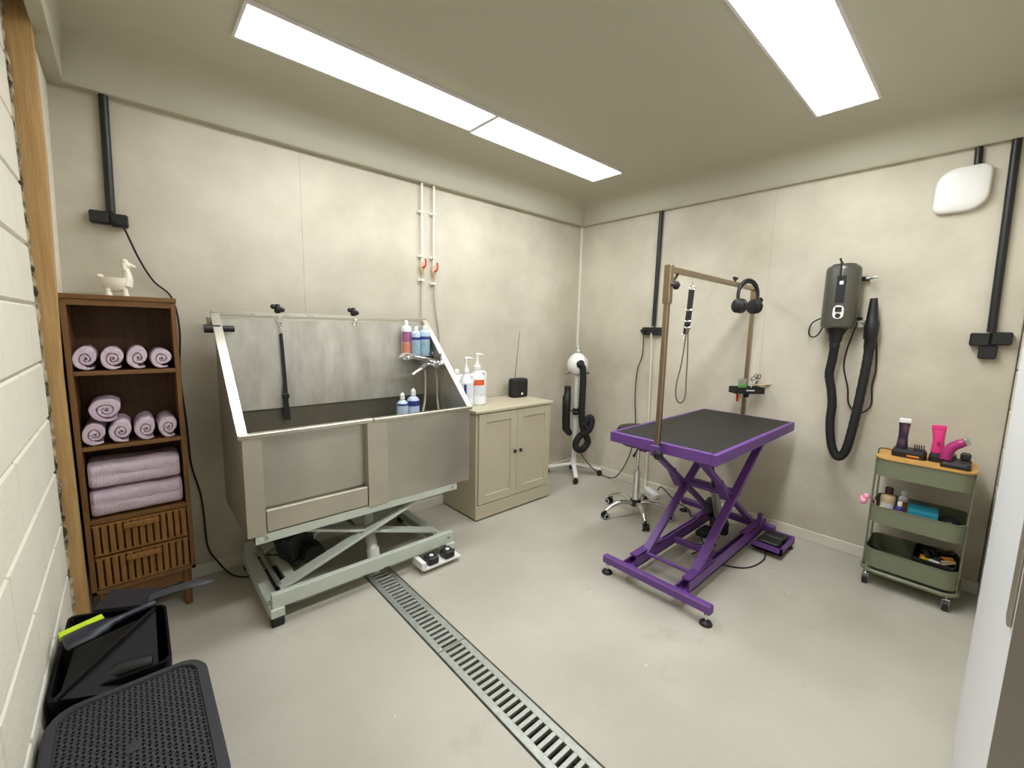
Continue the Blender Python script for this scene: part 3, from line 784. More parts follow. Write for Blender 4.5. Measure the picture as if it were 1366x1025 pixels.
def folded_towel(label, z0, z1, x0, x1, seed):
    rg = random.Random(seed); m = MB(); rings = []; n = 28
    h = z1-z0; zc_ = (z0+z1)/2; yc = (SYF+.008+SYB-.03)/2; dy = (SYB-.03-SYF-.008)/2
    for i in range(n+1):
        u = i/n; x = x0+(x1-x0)*u
        e = 1.0 if .03 < u < .97 else .9
        sec = []
        for k in range(40):
            a = 2*PI*k/40; c, s = math.cos(a), math.sin(a)
            p = 5.0
            rr = (abs(c)**p+abs(s)**p)**(-1/p)
            nn = noise.noise(Vector((x*14+seed*3, c*2, s*3)))
            bot = 1 if s > -.5 else 0
            fold = .006*math.exp(-((s-.05)/.10)**2) if c < -.6 else 0
            sec.append((x, yc+(dy*rr*c)*e+fold+.004*nn, zc_+(h/2*rr*s)*e+.006*nn*bot))
        rings.append(sec)
    m.loft(rings); o = m.build('folded_towel', M_TOWEL); return tag(o, label, 'towel', 'folded bath towels on the lower shelf')
folded_towel('folded lilac bath towel on top of the pair above the drawers', .666, .778, -3.566, -3.252, 3)
folded_towel('folded lilac bath towel underneath, resting on the shelf above the drawers', .537, .660, -3.567, -3.249, 8)

def dog():
    x, y, z = -3.415, -.15, SZT
    t = thing('dog_planter', 'cream ceramic dog shaped planter on top of the wooden shelf', 'ornament', (x, y, z))
    m = MB(); m.lathe([(.001, .022), (.028, .024), (.043, .036), (.049, .060), (.050, .082), (.046, .083), (.042, .06), (.001, .05)], 24, T(x-.004, y, z), 1.0, .62); m.build('body', M_CERAMIC, t)
    for sx in (-.030, .026):
        for sy in (-.016, .016):
            m = MB(); m.lathe([(.014, 0), (.014, .010), (.010, .02), (.011, .034)], 12, T(x+sx, y+sy, z)); m.build('leg', M_CERAMIC, t)
    m = MB(); m.tube(catmull([(x+.030, y, z+.05), (x+.040, y, z+.085), (x+.036, y, z+.115), (x+.034, y, z+.135)], 4), [.024, .023, .022, .020, .018, .016, .015, .014, .014, .013, .013, .013, .013], 12)
    m.ball((x+.036, y, z+.142), .018, .016, .018, 14, 9); m.ball((x+.033, y, z+.158), .013, .012, .012, 12, 8); m.tube([(x+.044, y, z+.146), (x+.062, y, z+.138), (x+.070, y, z+.136)], [.010, .007, .003], 10); h = m.build('head', M_CERAMIC, t)
    m = MB(); m.ball((x+.030, y-.013, z+.130), .008, .005, .018, 10, 7); m.ball((x+.030, y+.013, z+.130), .008, .005, .018, 10, 7); m.build('ear', M_CERAMIC, h)
    m = MB(); m.ball((x-.052, y, z+.086), .013, .010, .010, 12, 8); m.tube([(x-.044, y, z+.07), (x-.052, y, z+.086)], .007, 8); m.build('tail', M_CERAMIC, t)
dog()

# ------------------------------------------------------------------ wall A: conduit, socket, cable, water pipes
def conduit(label, p0, p1, r=.016):
    m = MB(); m.tube([p0, p1], r, 12); return tag(m.build('cable_conduit', M_BLACK), label, 'conduit', 'black cable conduits')
conduit('black conduit from ceiling to the socket above the shelf', (-3.412, -.018, 1.895), (-3.401, -.018, 2.398), .017)
def socket(name, label, c, along, halfs, depth, plug=None):
    # surface socket block: along = 'x' on the back wall, 'y' on the right wall
    t = thing(name, label, 'socket', c, 0, 'black surface wall sockets')
    x, y, z = c
    for (a0, a1, z0, z1, dp) in halfs:
        m = MB()
        if along == 'x': m.box((x+a0, -dp, z+z0), (x+a1, -.0005, z+z1), .006)
        else: m.box((-dp, y+a0, z+z0), (-.0005, y+a1, z+z1), .006)
        m.build('socket_box', M_BLACK, t)
    if plug:
        m = MB()
        if along == 'x': m.cyl((x+plug[0], -depth, z+plug[1]), (x+plug[0], -depth-.035, z+plug[1]), .019, 12)
        else: m.cyl((-depth, y+plug[0], z+plug[1]), (-depth-.035, y+plug[0], z+plug[1]), .019, 12)
        m.build('plug', M_BLACKM, t)
    return t
socket('wall_socket', 'black double socket on the back wall above the towel shelf', (-3.418, -.02, 1.866), 'x', [(-.068, .004, -.028, .027, .045), (.002, .064, -.034, .022, .05)], .05, (.034, -.012))
m = MB(); m.tube(catmull([(-3.384, -.075, 1.85), (-3.37, -.07, 1.82), (-3.329, -.035, 1.698), (-3.281, -.02, 1.597), (-3.216, -.012, 1.522), (-3.194, -.012, 1.362), (-3.207, -.012, 1.133), (-3.195, -.012, .856), (-3.190, -.012, .652), (-3.16, -.012, .478), (-3.152, -.014, .348), (-3.146, -.022, .172), (-3.108, -.035, .075), (-3.06, -.10, .012), (-3.01, -.17, .007), (-2.965, -.17, .012), (-2.93, -.19, .105), (-2.86, -.28, .13), (-2.82, -.33, .14)], 6), .0042, 8)
tag(m.build('power_cable', M_BLACKM), 'thin black cable running down the wall behind the towel shelf to the tub', 'cable')

def water_pipe(x, zb, zv, label, tail):
    t = thing('water_pipe', label, 'pipe', (x, -.02, zb), 0, 'white water pipes')
    m = MB(); m.cyl((x, -.024, zv+.03), (x+.002, -.024, 2.40), .0085, 12); m.build('pipe', M_PIPE, t)
    for z in (2.205, 1.90, zb):
        m = MB(); m.box((x-.014, -.036, z-.008), (x+.016, -.0005, z+.008), .003); m.box((x-.024, -.02, z-.006), (x-.012, -.0005, z+.006)); m.build('pipe_clip', M_WHITE, t)
    m = MB(); m.lathe([(.009, -.05), (.012, -.045), (.012, -.02), (.016, -.015), (.016, .015), (.012, .02), (.012, .035), (.009, .04)], 12, T(x, -.024, zv)); v = m.build('valve', M_TAN, t)
    m = MB(); m.tube(catmull([(x+.004, -.046, zv+.0), (x+.016, -.052, zv+.02), (x+.014, -.05, zv+.06)], 4), [.007]*4+[.006]*5, 8); m.cyl((x, -.03, zv), (x+.004, -.05, zv), .008, 8); m.build('valve_lever', M_RED, v)
    m = MB(); m.tube(catmull(tail, 6), .005, 8); m.build('flexible_tail', M_HOSEG, t)
water_pipe(-1.795, 1.735, 1.822, 'white water pipe with red valve lever, left of the pair', [(-1.795, -.024, 1.79), (-1.797, -.016, 1.6), (-1.80, -.03, 1.3), (-1.815, -.09, 1.16)])
water_pipe(-1.698, 1.716, 1.805, 'white water pipe with red valve lever, right of the pair', [(-1.698, -.024, 1.77), (-1.685, -.016, 1.58), (-1.645, -.014, 1.32), (-1.70, -.05, 1.17), (-1.815, -.10, 1.15)])

# ------------------------------------------------------------------ dryer on a stand in the corner
def ribbed(pts, r, n=14, seg=10, amp=.07):
    P = catmull(pts, seg); m = MB(); m.tube(P, r, n, ripple=amp); return m
def stand_dryer():
    cx, cy = -.25, -.22
    t = thing('stand_dryer', 'white stand dryer with black hose standing in the room corner', 'dryer', (cx, cy, 0))
    for a in (45, 135, 225, 315):
        ca, sa = math.cos(math.radians(a)), math.sin(math.radians(a)); L = .265 if a != 45 else .19
        m = MB(); m.beam((cx+ca*.02, cy+sa*.02, .115), (cx+ca*L, cy+sa*L, .068), .040, .020, bev=.004); lg = m.build('leg', M_WHITE, t)
        wx, wy = cx+ca*(L-.01), cy+sa*(L-.01)
        m = MB(); m.cyl((wx, wy-.010, .026), (wx, wy+.010, .026), .026, 14); m.box((wx-.012, wy-.014, .026), (wx+.012, wy+.014, .062), .004); m.build('caster', M_BLACK, lg)
    m = MB(); m.cyl((cx, cy, .08), (cx, cy, .62), .023, 14); m.cyl((cx, cy, .10), (cx, cy, .16), .034, 14, .026); m.build('column', M_WHITE, t)
    m = MB(); m.cyl((cx, cy, .62), (cx, cy, 1.02), .015, 12); m.build('inner_column', M_WHITE, t)
    m = MB(); m.cyl((cx, cy, .60), (cx, cy, .66), .031, 14); m.cyl((cx, cy, .63), (cx-.05, cy-.05, .63), .008, 8); m.ball((cx-.055, cy-.055, .63), .022, n=10, m=6); m.build('height_clamp', M_BLACK, t)
    m = MB(); m.cyl((cx-.09, cy+.05, 1.0), (cx+.09, cy-.05, 1.0), .008, 10); m.ball((cx-.095, cy+.053, 1.0), .015, n=10, m=6); m.ball((cx+.095, cy-.053, 1.0), .015, n=10, m=6); m.build('yoke_bolt', M_ARM, t)
    m = MB(); m.lathe([(.004, -.10), (.05, -.092), (.086, -.06), (.10, 0), (.09, .05), (.066, .085), (.04, .105), (.034, .115)], 24, T(cx, cy, 1.075) @ Rz(-.8) @ Rx(.05)); b = m.build('motor_housing', M_WHITE, t)
    m = MB(); m.lathe([(.034, .108), (.036, .128), (.028, .15), (.020, .155), (.018, .175), (.006, .19)], 18, T(cx, cy, 1.075)); m.build('top_cap', M_GALV, b)
    m = MB(); m.lathe([(.03, -.02), (.038, 0), (.03, .03)], 16, T(cx-.055, cy-.075, 1.09) @ Ry(-.6) @ Rx(.9)); m.build('hose_outlet', M_BLACK, t)
    d = Vector((-.055, -.06, 0))
    def q(s, z, o=0): return (cx-.05+s*.74, cy-.075-s*.67+o, z)
    m = ribbed([q(-.02, 1.09), q(.02, 1.06), q(.03, .95), q(.03, .80), q(.03, .66), q(.04, .52), q(.07, .44), q(.10, .36), q(.07, .30), q(.03, .275), q(-.01, .30), q(-.01, .36), q(.03, .42), q(.07, .48, -.045), q(.09, .56, -.045), q(.075, .60, -.045), q(.05, .575, -.045), q(.035, .53, -.03)], .031, 12, 7, .06)
    m.build('hose', M_RUBBER, t)
    m = MB(); s0 = -.11
    m.tube([q(s0, .885), q(s0, .80), q(s0-.005, .79), q(s0-.005, .66), q(s0-.005, .64), q(s0-.005, .56), q(s0, .48), q(s0+.03, .44), q(s0+.045, .425)], [.030, .033, .040, .040, .037, .039, .038, .031, .022], 14); m.build('nozzle', M_BLACK, t)
    m = MB(); m.tube([q(s0+.02, .66), q(-.03, .64)], .008, 8); m.build('nozzle_holder', M_BLACK, t)
stand_dryer()
m = MB(); m.tube(catmull([(-.30, -.30, .30), (-.24, -.33, .20), (-.14, -.37, .08), (-.06, -.42, .012), (-.06, -.50, .008), (-.10, -.60, .05), (-.10, -.68, .16), (-.06, -.73, .34), (-.03, -.735, .575), (-.022, -.71, .80), (-.022, -.716, 1.05), (-.022, -.757, 1.19), (-.028, -.762, 1.36), (-.05, -.765, 1.40)], 6), .0045, 8)
tag(m.build('dryer_cable', M_BLACKM), 'thin black cable from the corner dryer up to the middle wall socket', 'cable')

# ------------------------------------------------------------------ wall B: conduits, sockets, router
conduit('black conduit on the right wall down to the middle socket', (-.018, -.846, 1.45), (-.018, -.852, 2.398), .017)
socket('wall_socket', 'black wall socket behind the grooming table with two cables plugged in', (-.02, -.838, 1.407), 'y', [(-.088, .0, -.034, .034, .045), (.0, .086, -.034, .034, .045)], .045, (.06, 0))
m = MB(); m.tube(catmull([(-.06, -.852, 1.39), (-.05, -.852, 1.33), (-.022, -.846, 1.10), (-.022, -.856, .632), (-.024, -.87, .20), (-.05, -.88, .07), (-.085, -.90, .03)], 6), .006, 8)
tag(m.build('extension_cable', M_PIPE), 'white extension cable hanging from the middle wall socket', 'cable')
def strip():
    t = thing('power_strip', 'white power strip lying on the floor by the baseboard', 'power strip', (-.115, -.985, 0), -.55)
    M = XF[t.name]
    m = MB(); m.box((-.026, -.10, .001), (.026, .10, .04), .006, M); m.build('housing', M_WHITE, t)
    for yy in (-.055, 0, .055):
        m = MB(); m.lathe([(.018, .040), (.018, .042), (.012, .042), (.012, .041)], 14, M @ T(0, yy, 0)); m.build('outlet', M_PALEL, t)
strip()
m = MB(); m.tube(catmull([(-.10, -1.03, .05), (-.08, -1.05, .085), (-.09, -1.12, .05), (-.10, -1.2, .006), (-.16, -1.33, .006), (-.3, -1.42, .02), (-.45, -1.55, .03), (-.6, -1.68, .05)], 6), .0045, 8)
tag(m.build('table_cable', M_BLACKM), 'thin black cable from the power strip to the purple table', 'cable')
conduit('short black conduit between ceiling and white router', (-.015, -2.648, 2.30), (-.015, -2.643, 2.398), .016)
conduit('black conduit at the right end of the right wall', (-.018, -2.792, 1.44), (-.018, -2.772, 2.398), .018)
socket('wall_socket', 'black tee shaped wall socket at the right end of the wall', (-.02, -2.79, 1.405), 'y', [(-.078, -.004, -.032, .036, .05), (-.002, .072, -.038, .030, .05), (-.034, .034, -.105, -.034, .045)], .05)
def router():
    y0, y1, z0, z1 = -2.708, -2.498, 2.078, 2.310
    t = thing('wifi_router', 'white rounded wifi router mounted high on the right wall', 'router', (-.03, -2.605, 2.2))
    yc, zc_ = (y0+y1)/2, (z0+z1)/2; m = MB(); rings = []
    base = []
    # leaf-like outline: two corners tight, two corners broad
    def outline(q):
        hw, hh = (y1-y0)/2*q, (z1-z0)/2*q; out = []
        for cx, cz, a0, r in ((1, 1, 0, .085), (-1, 1, PI/2, .045), (-1, -1, PI, .085), (1, -1, 1.5*PI, .040)):
            r *= q
            for k in range(7):
                a = a0+PI/2*k/6; out.append((yc+cx*(hw-r)+r*math.cos(a), zc_+cz*(hh-r)+r*math.sin(a)))
        return out
    for q, x in ((.93, -.004), (1, -.012), (1, -.026), (.97, -.036), (.90, -.042), (.6, -.045)):
        rings.append([(x, a, b) for a, b in outline(q)])
    m.loft(rings); m.build('housing', M_WHITE, t)
    m = MB(); m.box((-.0415, yc-.02, z0+.018), (-.038, yc+.015, z0+.022)); m.build('logo_mark', M_HOSEG, t)
router()

# ------------------------------------------------------------------ wall dryer
def wall_dryer():
    yc = -2.153; x = -.125; r = .088; tilt = .0
    t = thing('wall_dryer', 'charcoal cylinder pet dryer hung on the right wall with long black hose', 'dryer', (x, yc, 1.44))
    m = MB(); m.lathe([(.01, 1.828), (.06, 1.828), (.075, 1.824), (.085, 1.812), (r, 1.795), (r, 1.47), (.086, 1.458), (.07, 1.450), (.05, 1.447)][::-1], 32, T(x, yc, 0)); b = m.build('body', M_CHARC, t)
    m = MB(); m.lathe([(.062, 1.829), (.060, 1.834), (.0, 1.834)], 28, T(x, yc, 0)); m.build('intake_grille', M_BLACK, b)
    def face(a0, a1, z0, z1, rr, mt, nm):
        m = MB(); v = []; f = []; n = 8
        for i in range(n+1):
            a = a0+(a1-a0)*i/n
            for z in (z0, z1): v += [(x+rr*math.cos(a), yc+rr*math.sin(a), z), (x+(rr-.004)*math.cos(a), yc+(rr-.004)*math.sin(a), z)]
        for i in range(n):
            k = 4*i; f += [(k, k+4, k+6, k+2), (k, k+1, k+5, k+4), (k+2, k+6, k+7, k+3)]
        f += [(0, 2, 3, 1), (4*n, 4*n+1, 4*n+3, 4*n+2)]
        m.add(v, f, True); return m.build(nm, mt, b)
    fa = math.atan2(-2.78+2.153, -3.4+.12)-.06       # direction facing into the room
    face(fa-.26, fa+.24, 1.60, 1.76, r+.0025, M_BLACKM, 'dark_stripe')
    face(fa-.10, fa+.10, 1.708, 1.728, r+.0035, M_WHITE, 'logo_mark')
    m = MB(); pl = rrect(-.026, -.040, .026, .040, .024, 6); M = T(x+math.cos(fa)*(r+.002), yc+math.sin(fa)*(r+.002), 1.545) @ Rz(fa) @ Matrix(((0, 0, 1, 0), (1, 0, 0, 0), (0, 1, 0, 0), (0, 0, 0, 1)))
    m.prism(pl, -.012, .004, 'z', M); sp = m.build('switch_plate', M_WHITE, t)
    m = MB(); m.prism(rrect(-.016, .0, .016, .030, .006), .004, .008, 'z', M); m.prism(rrect(-.013, -.034, .013, -.008, .012), .004, .008, 'z', M); m.build('switch', M_BLACK, sp)
    m = MB(); m.box((-.035, yc-.11, 1.74), (-.001, yc+.11, 1.765), .003); m.box((-.04, yc-.10, 1.50), (-.001, yc+.06, 1.52), .003); m.build('wall_bracket', M_BLACK, t)
    m = MB(); m.cyl((-.05, yc-.10, 1.752), (-.05, yc-.15, 1.756), .007, 8); m.ball((-.05, yc-.125, 1.754), .012, n=8, m=6); m.build('bracket_bolt', M_GALV, t)
    m = MB(); m.tube(catmull([(x, yc, 1.83), (x-.02, yc+.02, 1.86), (x-.055, yc+.012, 1.862), (x-.088, yc+.0, 1.83), (x-.092, yc-.003, 1.77), (x-.093, yc-.003, 1.74)], 5), .0045, 8); m.build('top_cord', M_RUBBER, t)
    m = MB(); m.lathe([(.060, 1.452), (.05, 1.43), (.036, 1.405), (.034, 1.37), (.028, 1.365), (.028, 1.33)][::-1], 20, T(x, yc+.004, 0)); m.build('hose_coupling', M_BLACK, t)
    m = ribbed([(-.12, -2.149, 1.34), (-.11, -2.143, 1.25), (-.10, -2.135, 1.158), (-.095, -2.155, 1.06), (-.095, -2.167, .97), (-.095, -2.167, .87), (-.095, -2.176, .78), (-.095, -2.196, .69), (-.095, -2.230, .640), (-.095, -2.262, .685), (-.095, -2.280, .798), (-.09, -2.296, .989), (-.08, -2.309, 1.22), (-.075, -2.312, 1.36)], .0245, 14, 8, .03)
    m.build('hose', M_RUBBER, t)
    m = MB(); m.tube([(-.075, -2.312, 1.33), (-.075, -2.312, 1.385), (-.075, -2.310, 1.39), (-.075, -2.310, 1.46), (-.075, -2.310, 1.485), (-.075, -2.308, 1.50), (-.075, -2.306, 1.57), (-.075, -2.304, 1.63)], [.029, .030, .034, .036, .034, .030, .024, .018], 16); m.build('nozzle', M_BLACK, t)
    m = MB(); m.cyl((-.075, -2.285, 1.48), (-.04, -2.235, 1.49), .007, 8); m.box((-.06, -2.27, 1.455), (-.001, -2.235, 1.50), .003); m.build('nozzle_hook', M_GALV, t)
    m = MB(); m.tube(catmull([(-.06, -2.07, 1.52), (-.05, -2.03, 1.505), (-.04, -1.995, 1.475), (-.035, -1.985, 1.42), (-.035, -2.005, 1.392), (-.04, -2.035, 1.405), (-.05, -2.058, 1.45), (-.06, -2.07, 1.50)], 6), .0045, 8); m.build('cord_loop', M_RUBBER, t)
    m = MB(); m.tube(catmull([(-.05, -2.235, 1.49), (-.03, -2.215, 1.41), (-.02, -2.194, 1.31), (-.018, -2.190, 1.207), (-.018, -2.222, 1.08), (-.018, -2.235, .985), (-.018, -2.27, .935), (-.018, -2.311, .932), (-.018, -2.346, .985), (-.018, -2.340, 1.104), (-.018, -2.348, 1.20), (-.018, -2.338, 1.33), (-.02, -2.325, 1.45)], 6), .0045, 8); m.build('power_cord', M_RUBBER, t)
wall_dryer()

# ------------------------------------------------------------------ stool
def stool():
    cx, cy = -.58, -1.11
    t = thing('swivel_stool', 'black round swivel stool with chrome five star base behind the purple table', 'stool', (cx, cy, 0))
    m = MB(); m.lathe([(.02, .555), (.13, .56), (.160, .58), (.172, .61), (.172, .655), (.155, .685), (.10, .695), (.0, .697)], 32, T(cx, cy, 0)); m.build('seat', M_BLACK, t)
    m = MB(); m.cyl((cx, cy, .36), (cx, cy, .56), .014, 14); m.build('gas_lift', M_CHROME, t)
    m = MB(); m.lathe([(.030, .12), (.030, .13), (.026, .135), (.025, .34), (.021, .345), (.021, .36)], 18, T(cx, cy, 0)); m.build('column', M_CHROME, t)
    m = MB(); m.lathe([(.03, .075), (.042, .08), (.042, .12), (.033, .13)], 18, T(cx, cy, 0)); m.build('hub', M_BLACK, t)
    m = MB(); m.tube([(cx, cy, .53), (cx-.11, cy-.04, .515), (cx-.15, cy-.055, .51)], [.006, .006, .011], 8); m.build('lever', M_BLACK, t)
    a0 = math.radians(231)
    for k in range(5):
        a = a0+2*PI*k/5-.05; c, s = math.cos(a), math.sin(a)
        pts = catmull([(cx+c*.03, cy+s*.03, .10), (cx+c*.12, cy+s*.12, .118), (cx+c*.20, cy+s*.20, .095), (cx+c*.255, cy+s*.255, .062)], 5)
        m = MB(); m.tube(pts, [.019-.007*i/(len(pts)-1) for i in range(len(pts))], 10); lg = m.build('leg', M_CHROME, t)
        wx, wy = cx+c*.258, cy+s*.258; px, py = -s, c
        m = MB()
        for sg in (-1, 1): m.cyl((wx+px*sg*.006, wy+py*sg*.006, .025), (wx+px*sg*.024, wy+py*sg*.024, .025), .025, 16)
        m.cyl((wx, wy, .03), (wx, wy, .066), .008, 8); cs = m.build('caster', M_BLACK, lg)
        m = MB()
        for sg in (-1, 1): m.tube([(wx+px*sg*.0245+c*.018*math.cos(q), wy+py*sg*.0245+s*.018*math.cos(q), .025+.018*math.sin(q)) for q in [2*PI*i/16 for i in range(16)]], .003, 5, closed=True)
        m.build('wheel_ring', M_PALEL, cs)
stool()

# ------------------------------------------------------------------ purple grooming table
QX0, QX1, QY0, QY1, QZ = -1.345, -.125, -1.985, -1.375, .825
def table():
    t = thing('grooming_table', 'purple scissor lift grooming table with black rubber top', 'table', ((QX0+QX1)/2, (QY0+QY1)/2, 0))
    m = MB(); fh = .058; fw = .03
    m.box((QX0, QY0, QZ-fh), (QX1, QY0+fw, QZ), .003); m.box((QX0, QY1-fw, QZ-fh), (QX1, QY1, QZ), .003)
    m.box((QX0, QY0+fw, QZ-fh), (QX0+fw, QY1-fw, QZ), .003); m.box((QX1-fw, QY0+fw, QZ-fh), (QX1, QY1-fw, QZ), .003)
    m.build('top_frame', M_PURPLE, t)
    m = MB(); m.box((QX0+.022, QY0+.022, QZ-.02), (QX1-.022, QY1-.022, QZ+.001), .002); m.build('table_top', M_MATTE_TOP, t)
    # support rails below the top
    for y in (-1.89, -1.53):
        m = MB(); m.box((-1.25, y-.02, QZ-.105), (-.22, y+.02, QZ-.058), .002); m.build('under_rail', M_PURPLE, t)
    m = MB(); m.box((-1.20, -1.89, QZ-.10), (-1.16, -1.53, QZ-.06), .002); m.box((-.30, -1.89, QZ-.10), (-.26, -1.53, QZ-.06), .002); m.build('under_crossbar', M_PURPLE, t)
    # scissor arms
    for y, o in ((-1.865, -.02), (-1.575, .02)):
        m = MB(); m.beam((-1.22, y, .115), (-.30, y, .745), .024, .046, up=(0, 1, 0), bev=.003); m.build('scissor_arm', M_PURPLE, t)
        m = MB(); m.beam((-1.20, y+.03, .745), (-.30, y+.03, .125), .024, .046, up=(0, 1, 0), bev=.003); m.build('scissor_arm', M_PURPLE, t)
        m = MB(); m.beam((-.92, y+.03, .56), (-.80, y+.03, .42), .02, .05, up=(0, 1, 0)); m.build('gusset', M_PURPLE, t)
    m = MB(); m.cyl((-.755, -1.88, .434), (-.755, -1.53, .434), .014, 12); m.build('axle', M_PURPLE, t)
    m = MB(); m.cyl((-1.22, -1.87, .115), (-1.22, -1.56, .115), .010, 12); m.build('axle', M_PURPLE, t)
    m = MB(); m.box((-.66, -1.86, .40), (-.62, -1.55, .435), .003); m.build('scissor_crossbar', M_PURPLE, t)
    # base
    m = MB(); m.box((-1.425, -2.045, .062), (-1.385, -1.42, .108), .006); m.build('base_crossbar', M_PURPLE, t)
    m = MB(); m.box((-.23, -1.96, .062), (-.19, -1.30, .108), .006); m.build('base_crossbar', M_PURPLE, t)
    for y in (-1.865, -1.555):
        m = MB()
        m.box((-1.385, y-.030, .062), (-.19, y+.030, .070)); m.box((-1.385, y+.022, .062), (-.19, y+.030, .10)); m.box((-1.33, y-.030, .062), (-.19, y-.022, .135))
        m.box((-1.33, y-.030, .128), (-1.02, y+.014, .137)); m.box((-.55, y-.03, .128), (-.19, y+.014, .137))
        m.build('base_rail', M_PURPLE, t)
    m = MB(); m.box((-.90, -1.84, .075), (-.86, -1.58, .105), .003); m.build('motor_mount', M_PURPLE, t)
    for x, y in ((-1.405, -2.02), (-1.405, -1.445), (-.21, -1.94), (-.21, -1.32)):
        m = MB(); m.lathe([(.030, 0), (.031, .004), (.026, .014), (.012, .022), (.008, .024)], 20, T(x, y, 0)); ft = m.build('levelling_foot', M_BLACK, t)
        m = MB(); m.cyl((x, y, .02), (x, y, .064), .006, 10); m.cyl((x, y, .045), (x, y, .052), .012, 6); m.build('foot_screw', M_CHROME, ft)
    # electric ram
    m = MB(); m.cyl((-.52, -1.715, .12), (-.66, -1.715, .42), .026, 16); m.cyl((-.645, -1.715, .385), (-.665, -1.715, .43), .031, 16); rm = m.build('ram_cylinder', M_GALV, t)
    m = MB(); m.cyl((-.66, -1.715, .42), (-.79, -1.715, .70), .014, 12); m.build('ram_rod', M_BLACK, t)
    m = MB(); M = T(-.50, -1.70, .13) @ Rz(.5); m.box((-.10, -.05, -.05), (.06, .05, .05), .015, M); m.lathe([(.035, 0), (.038, .01), (.038, .12), (.03, .13)], 18, M @ T(.0, .04, .04) @ Ry(.9)); m.build('motor', M_BLACK, t)
    m = MB(); m.box((-.70, -1.73, .075), (-.56, -1.63, .115), .01); m.build('control_box', M_BLACKM, t)
    m = MB(); rg = random.Random(11)
    coil = [(-.86+.045*math.sin(i*1.15)+.012*i, -1.74+.05*math.cos(i*1.15), .025+.01*(i % 3)+.006*i) for i in range(14)]
    m.tube(catmull(coil, 5), .0042, 6); m.tube(catmull([(-.70, -1.76, .08), (-.82, -1.78, .02), (-.74, -1.95, .006), (-.55, -2.0, .006), (-.42, -1.97, .03), (-.36, -1.95, .06)], 6), .0042, 6); m.build('cable', M_BLACKM, t)
    # foot pedal tray
    x0, x1, y0, y1 = -.47, -.20, -2.075, -1.90
    m = MB(); m.box((x0, y0, .035), (x1, y1, .045)); m.box((x0, y0, .035), (x1, y0+.012, .075)); m.box((x0, y0, .035), (x0+.012, y1, .075)); m.box((x1-.012, y0, .035), (x1, y1, .075)); pt = m.build('pedal_tray', M_PURPLE, t)
    for xa in (-.445, -.335):
        m = MB(); m.box((xa, y0+.03, .045), (xa+.095, y1-.02, .088), .008); m.build('pedal', M_BLACK, t)
    m = MB(); m.lathe([(.024, 0), (.02, .012), (.008, .02), (.008, .036)], 16, T(x1-.03, y0+.02, 0)); m.build('levelling_foot', M_BLACK, t)
    m = MB(); m.box((-.31, -1.90, .11), (-.275, -1.872, .20), .003); m.build('upright_tab', M_PURPLE, t)
table()
def arm():
    y = -1.682; x0, x1 = -1.362, -.112; zt = 1.716; s = .026
    y1 = -1.655
    t = thing('grooming_arm_frame', 'steel H frame grooming arm clamped across the purple table', 'grooming arm', ((x0+x1)/2, y, .8))
    for x, yy in ((x0, y), (x1, y1)):
        m = MB(); m.box((x-s/2, yy-s/2, .74), (x+s/2, yy+s/2, 1.58), .003); m.build('post', M_ARM, t)
        m = MB(); m.box((x-.019, yy-.019, 1.545), (x+.019, yy+.019, zt+.02), .004); sl = m.build('sleeve', M_ARM, t)
        m = MB(); m.cyl((x, yy-.018, 1.64), (x, yy-.034, 1.635), .006, 8); m.lathe([(.010, 0), (.02, .004), (.022, .018), (.008, .03)], 12, T(x+(.0), yy-.030, 1.635) @ Rx(PI/2)); m.build('clamp_knob', M_BLACK, sl)
        m = MB(); m.box((x-(.026 if x == x0 else -.014), yy-.026, .755), (x+(-.014 if x == x0 else .026), yy+.026, .815), .003)
        m.build('edge_clamp', M_PURPLE, t)
        xo = x-.026 if x == x0 else x+.026; sg = -1 if x == x0 else 1
        m = MB(); m.lathe([(.008, 0), (.024, .006), (.026, .024), (.012, .036)], 12, T(xo, yy-.03, .775) @ Ry(sg*PI/2)); m.build('clamp_knob', M_BLACK, t)
    m = MB(); m.beam((x0+.0, y, zt), (x1, y1, zt), .024, .030, bev=.003); m.build('crossbar', M_ARM, t)
    m = MB(); m.beam((x0+.02, y, zt-.085), (x0+.095, y, zt-.012), .014, .006); m.build('brace', M_ARM, t)
    m = MB(); m.cyl((-.48, -1.663, zt+.015), (-.48, -1.663, zt+.035), .006, 8); m.box((-.512, -1.671, zt+.034), (-.448, -1.655, zt+.046), .004); m.cyl((-.48, -1.663, zt+.028), (-.48, -1.663, zt+.036), .014, 10); m.build('thumb_screw', M_BLACK, t)
arm()
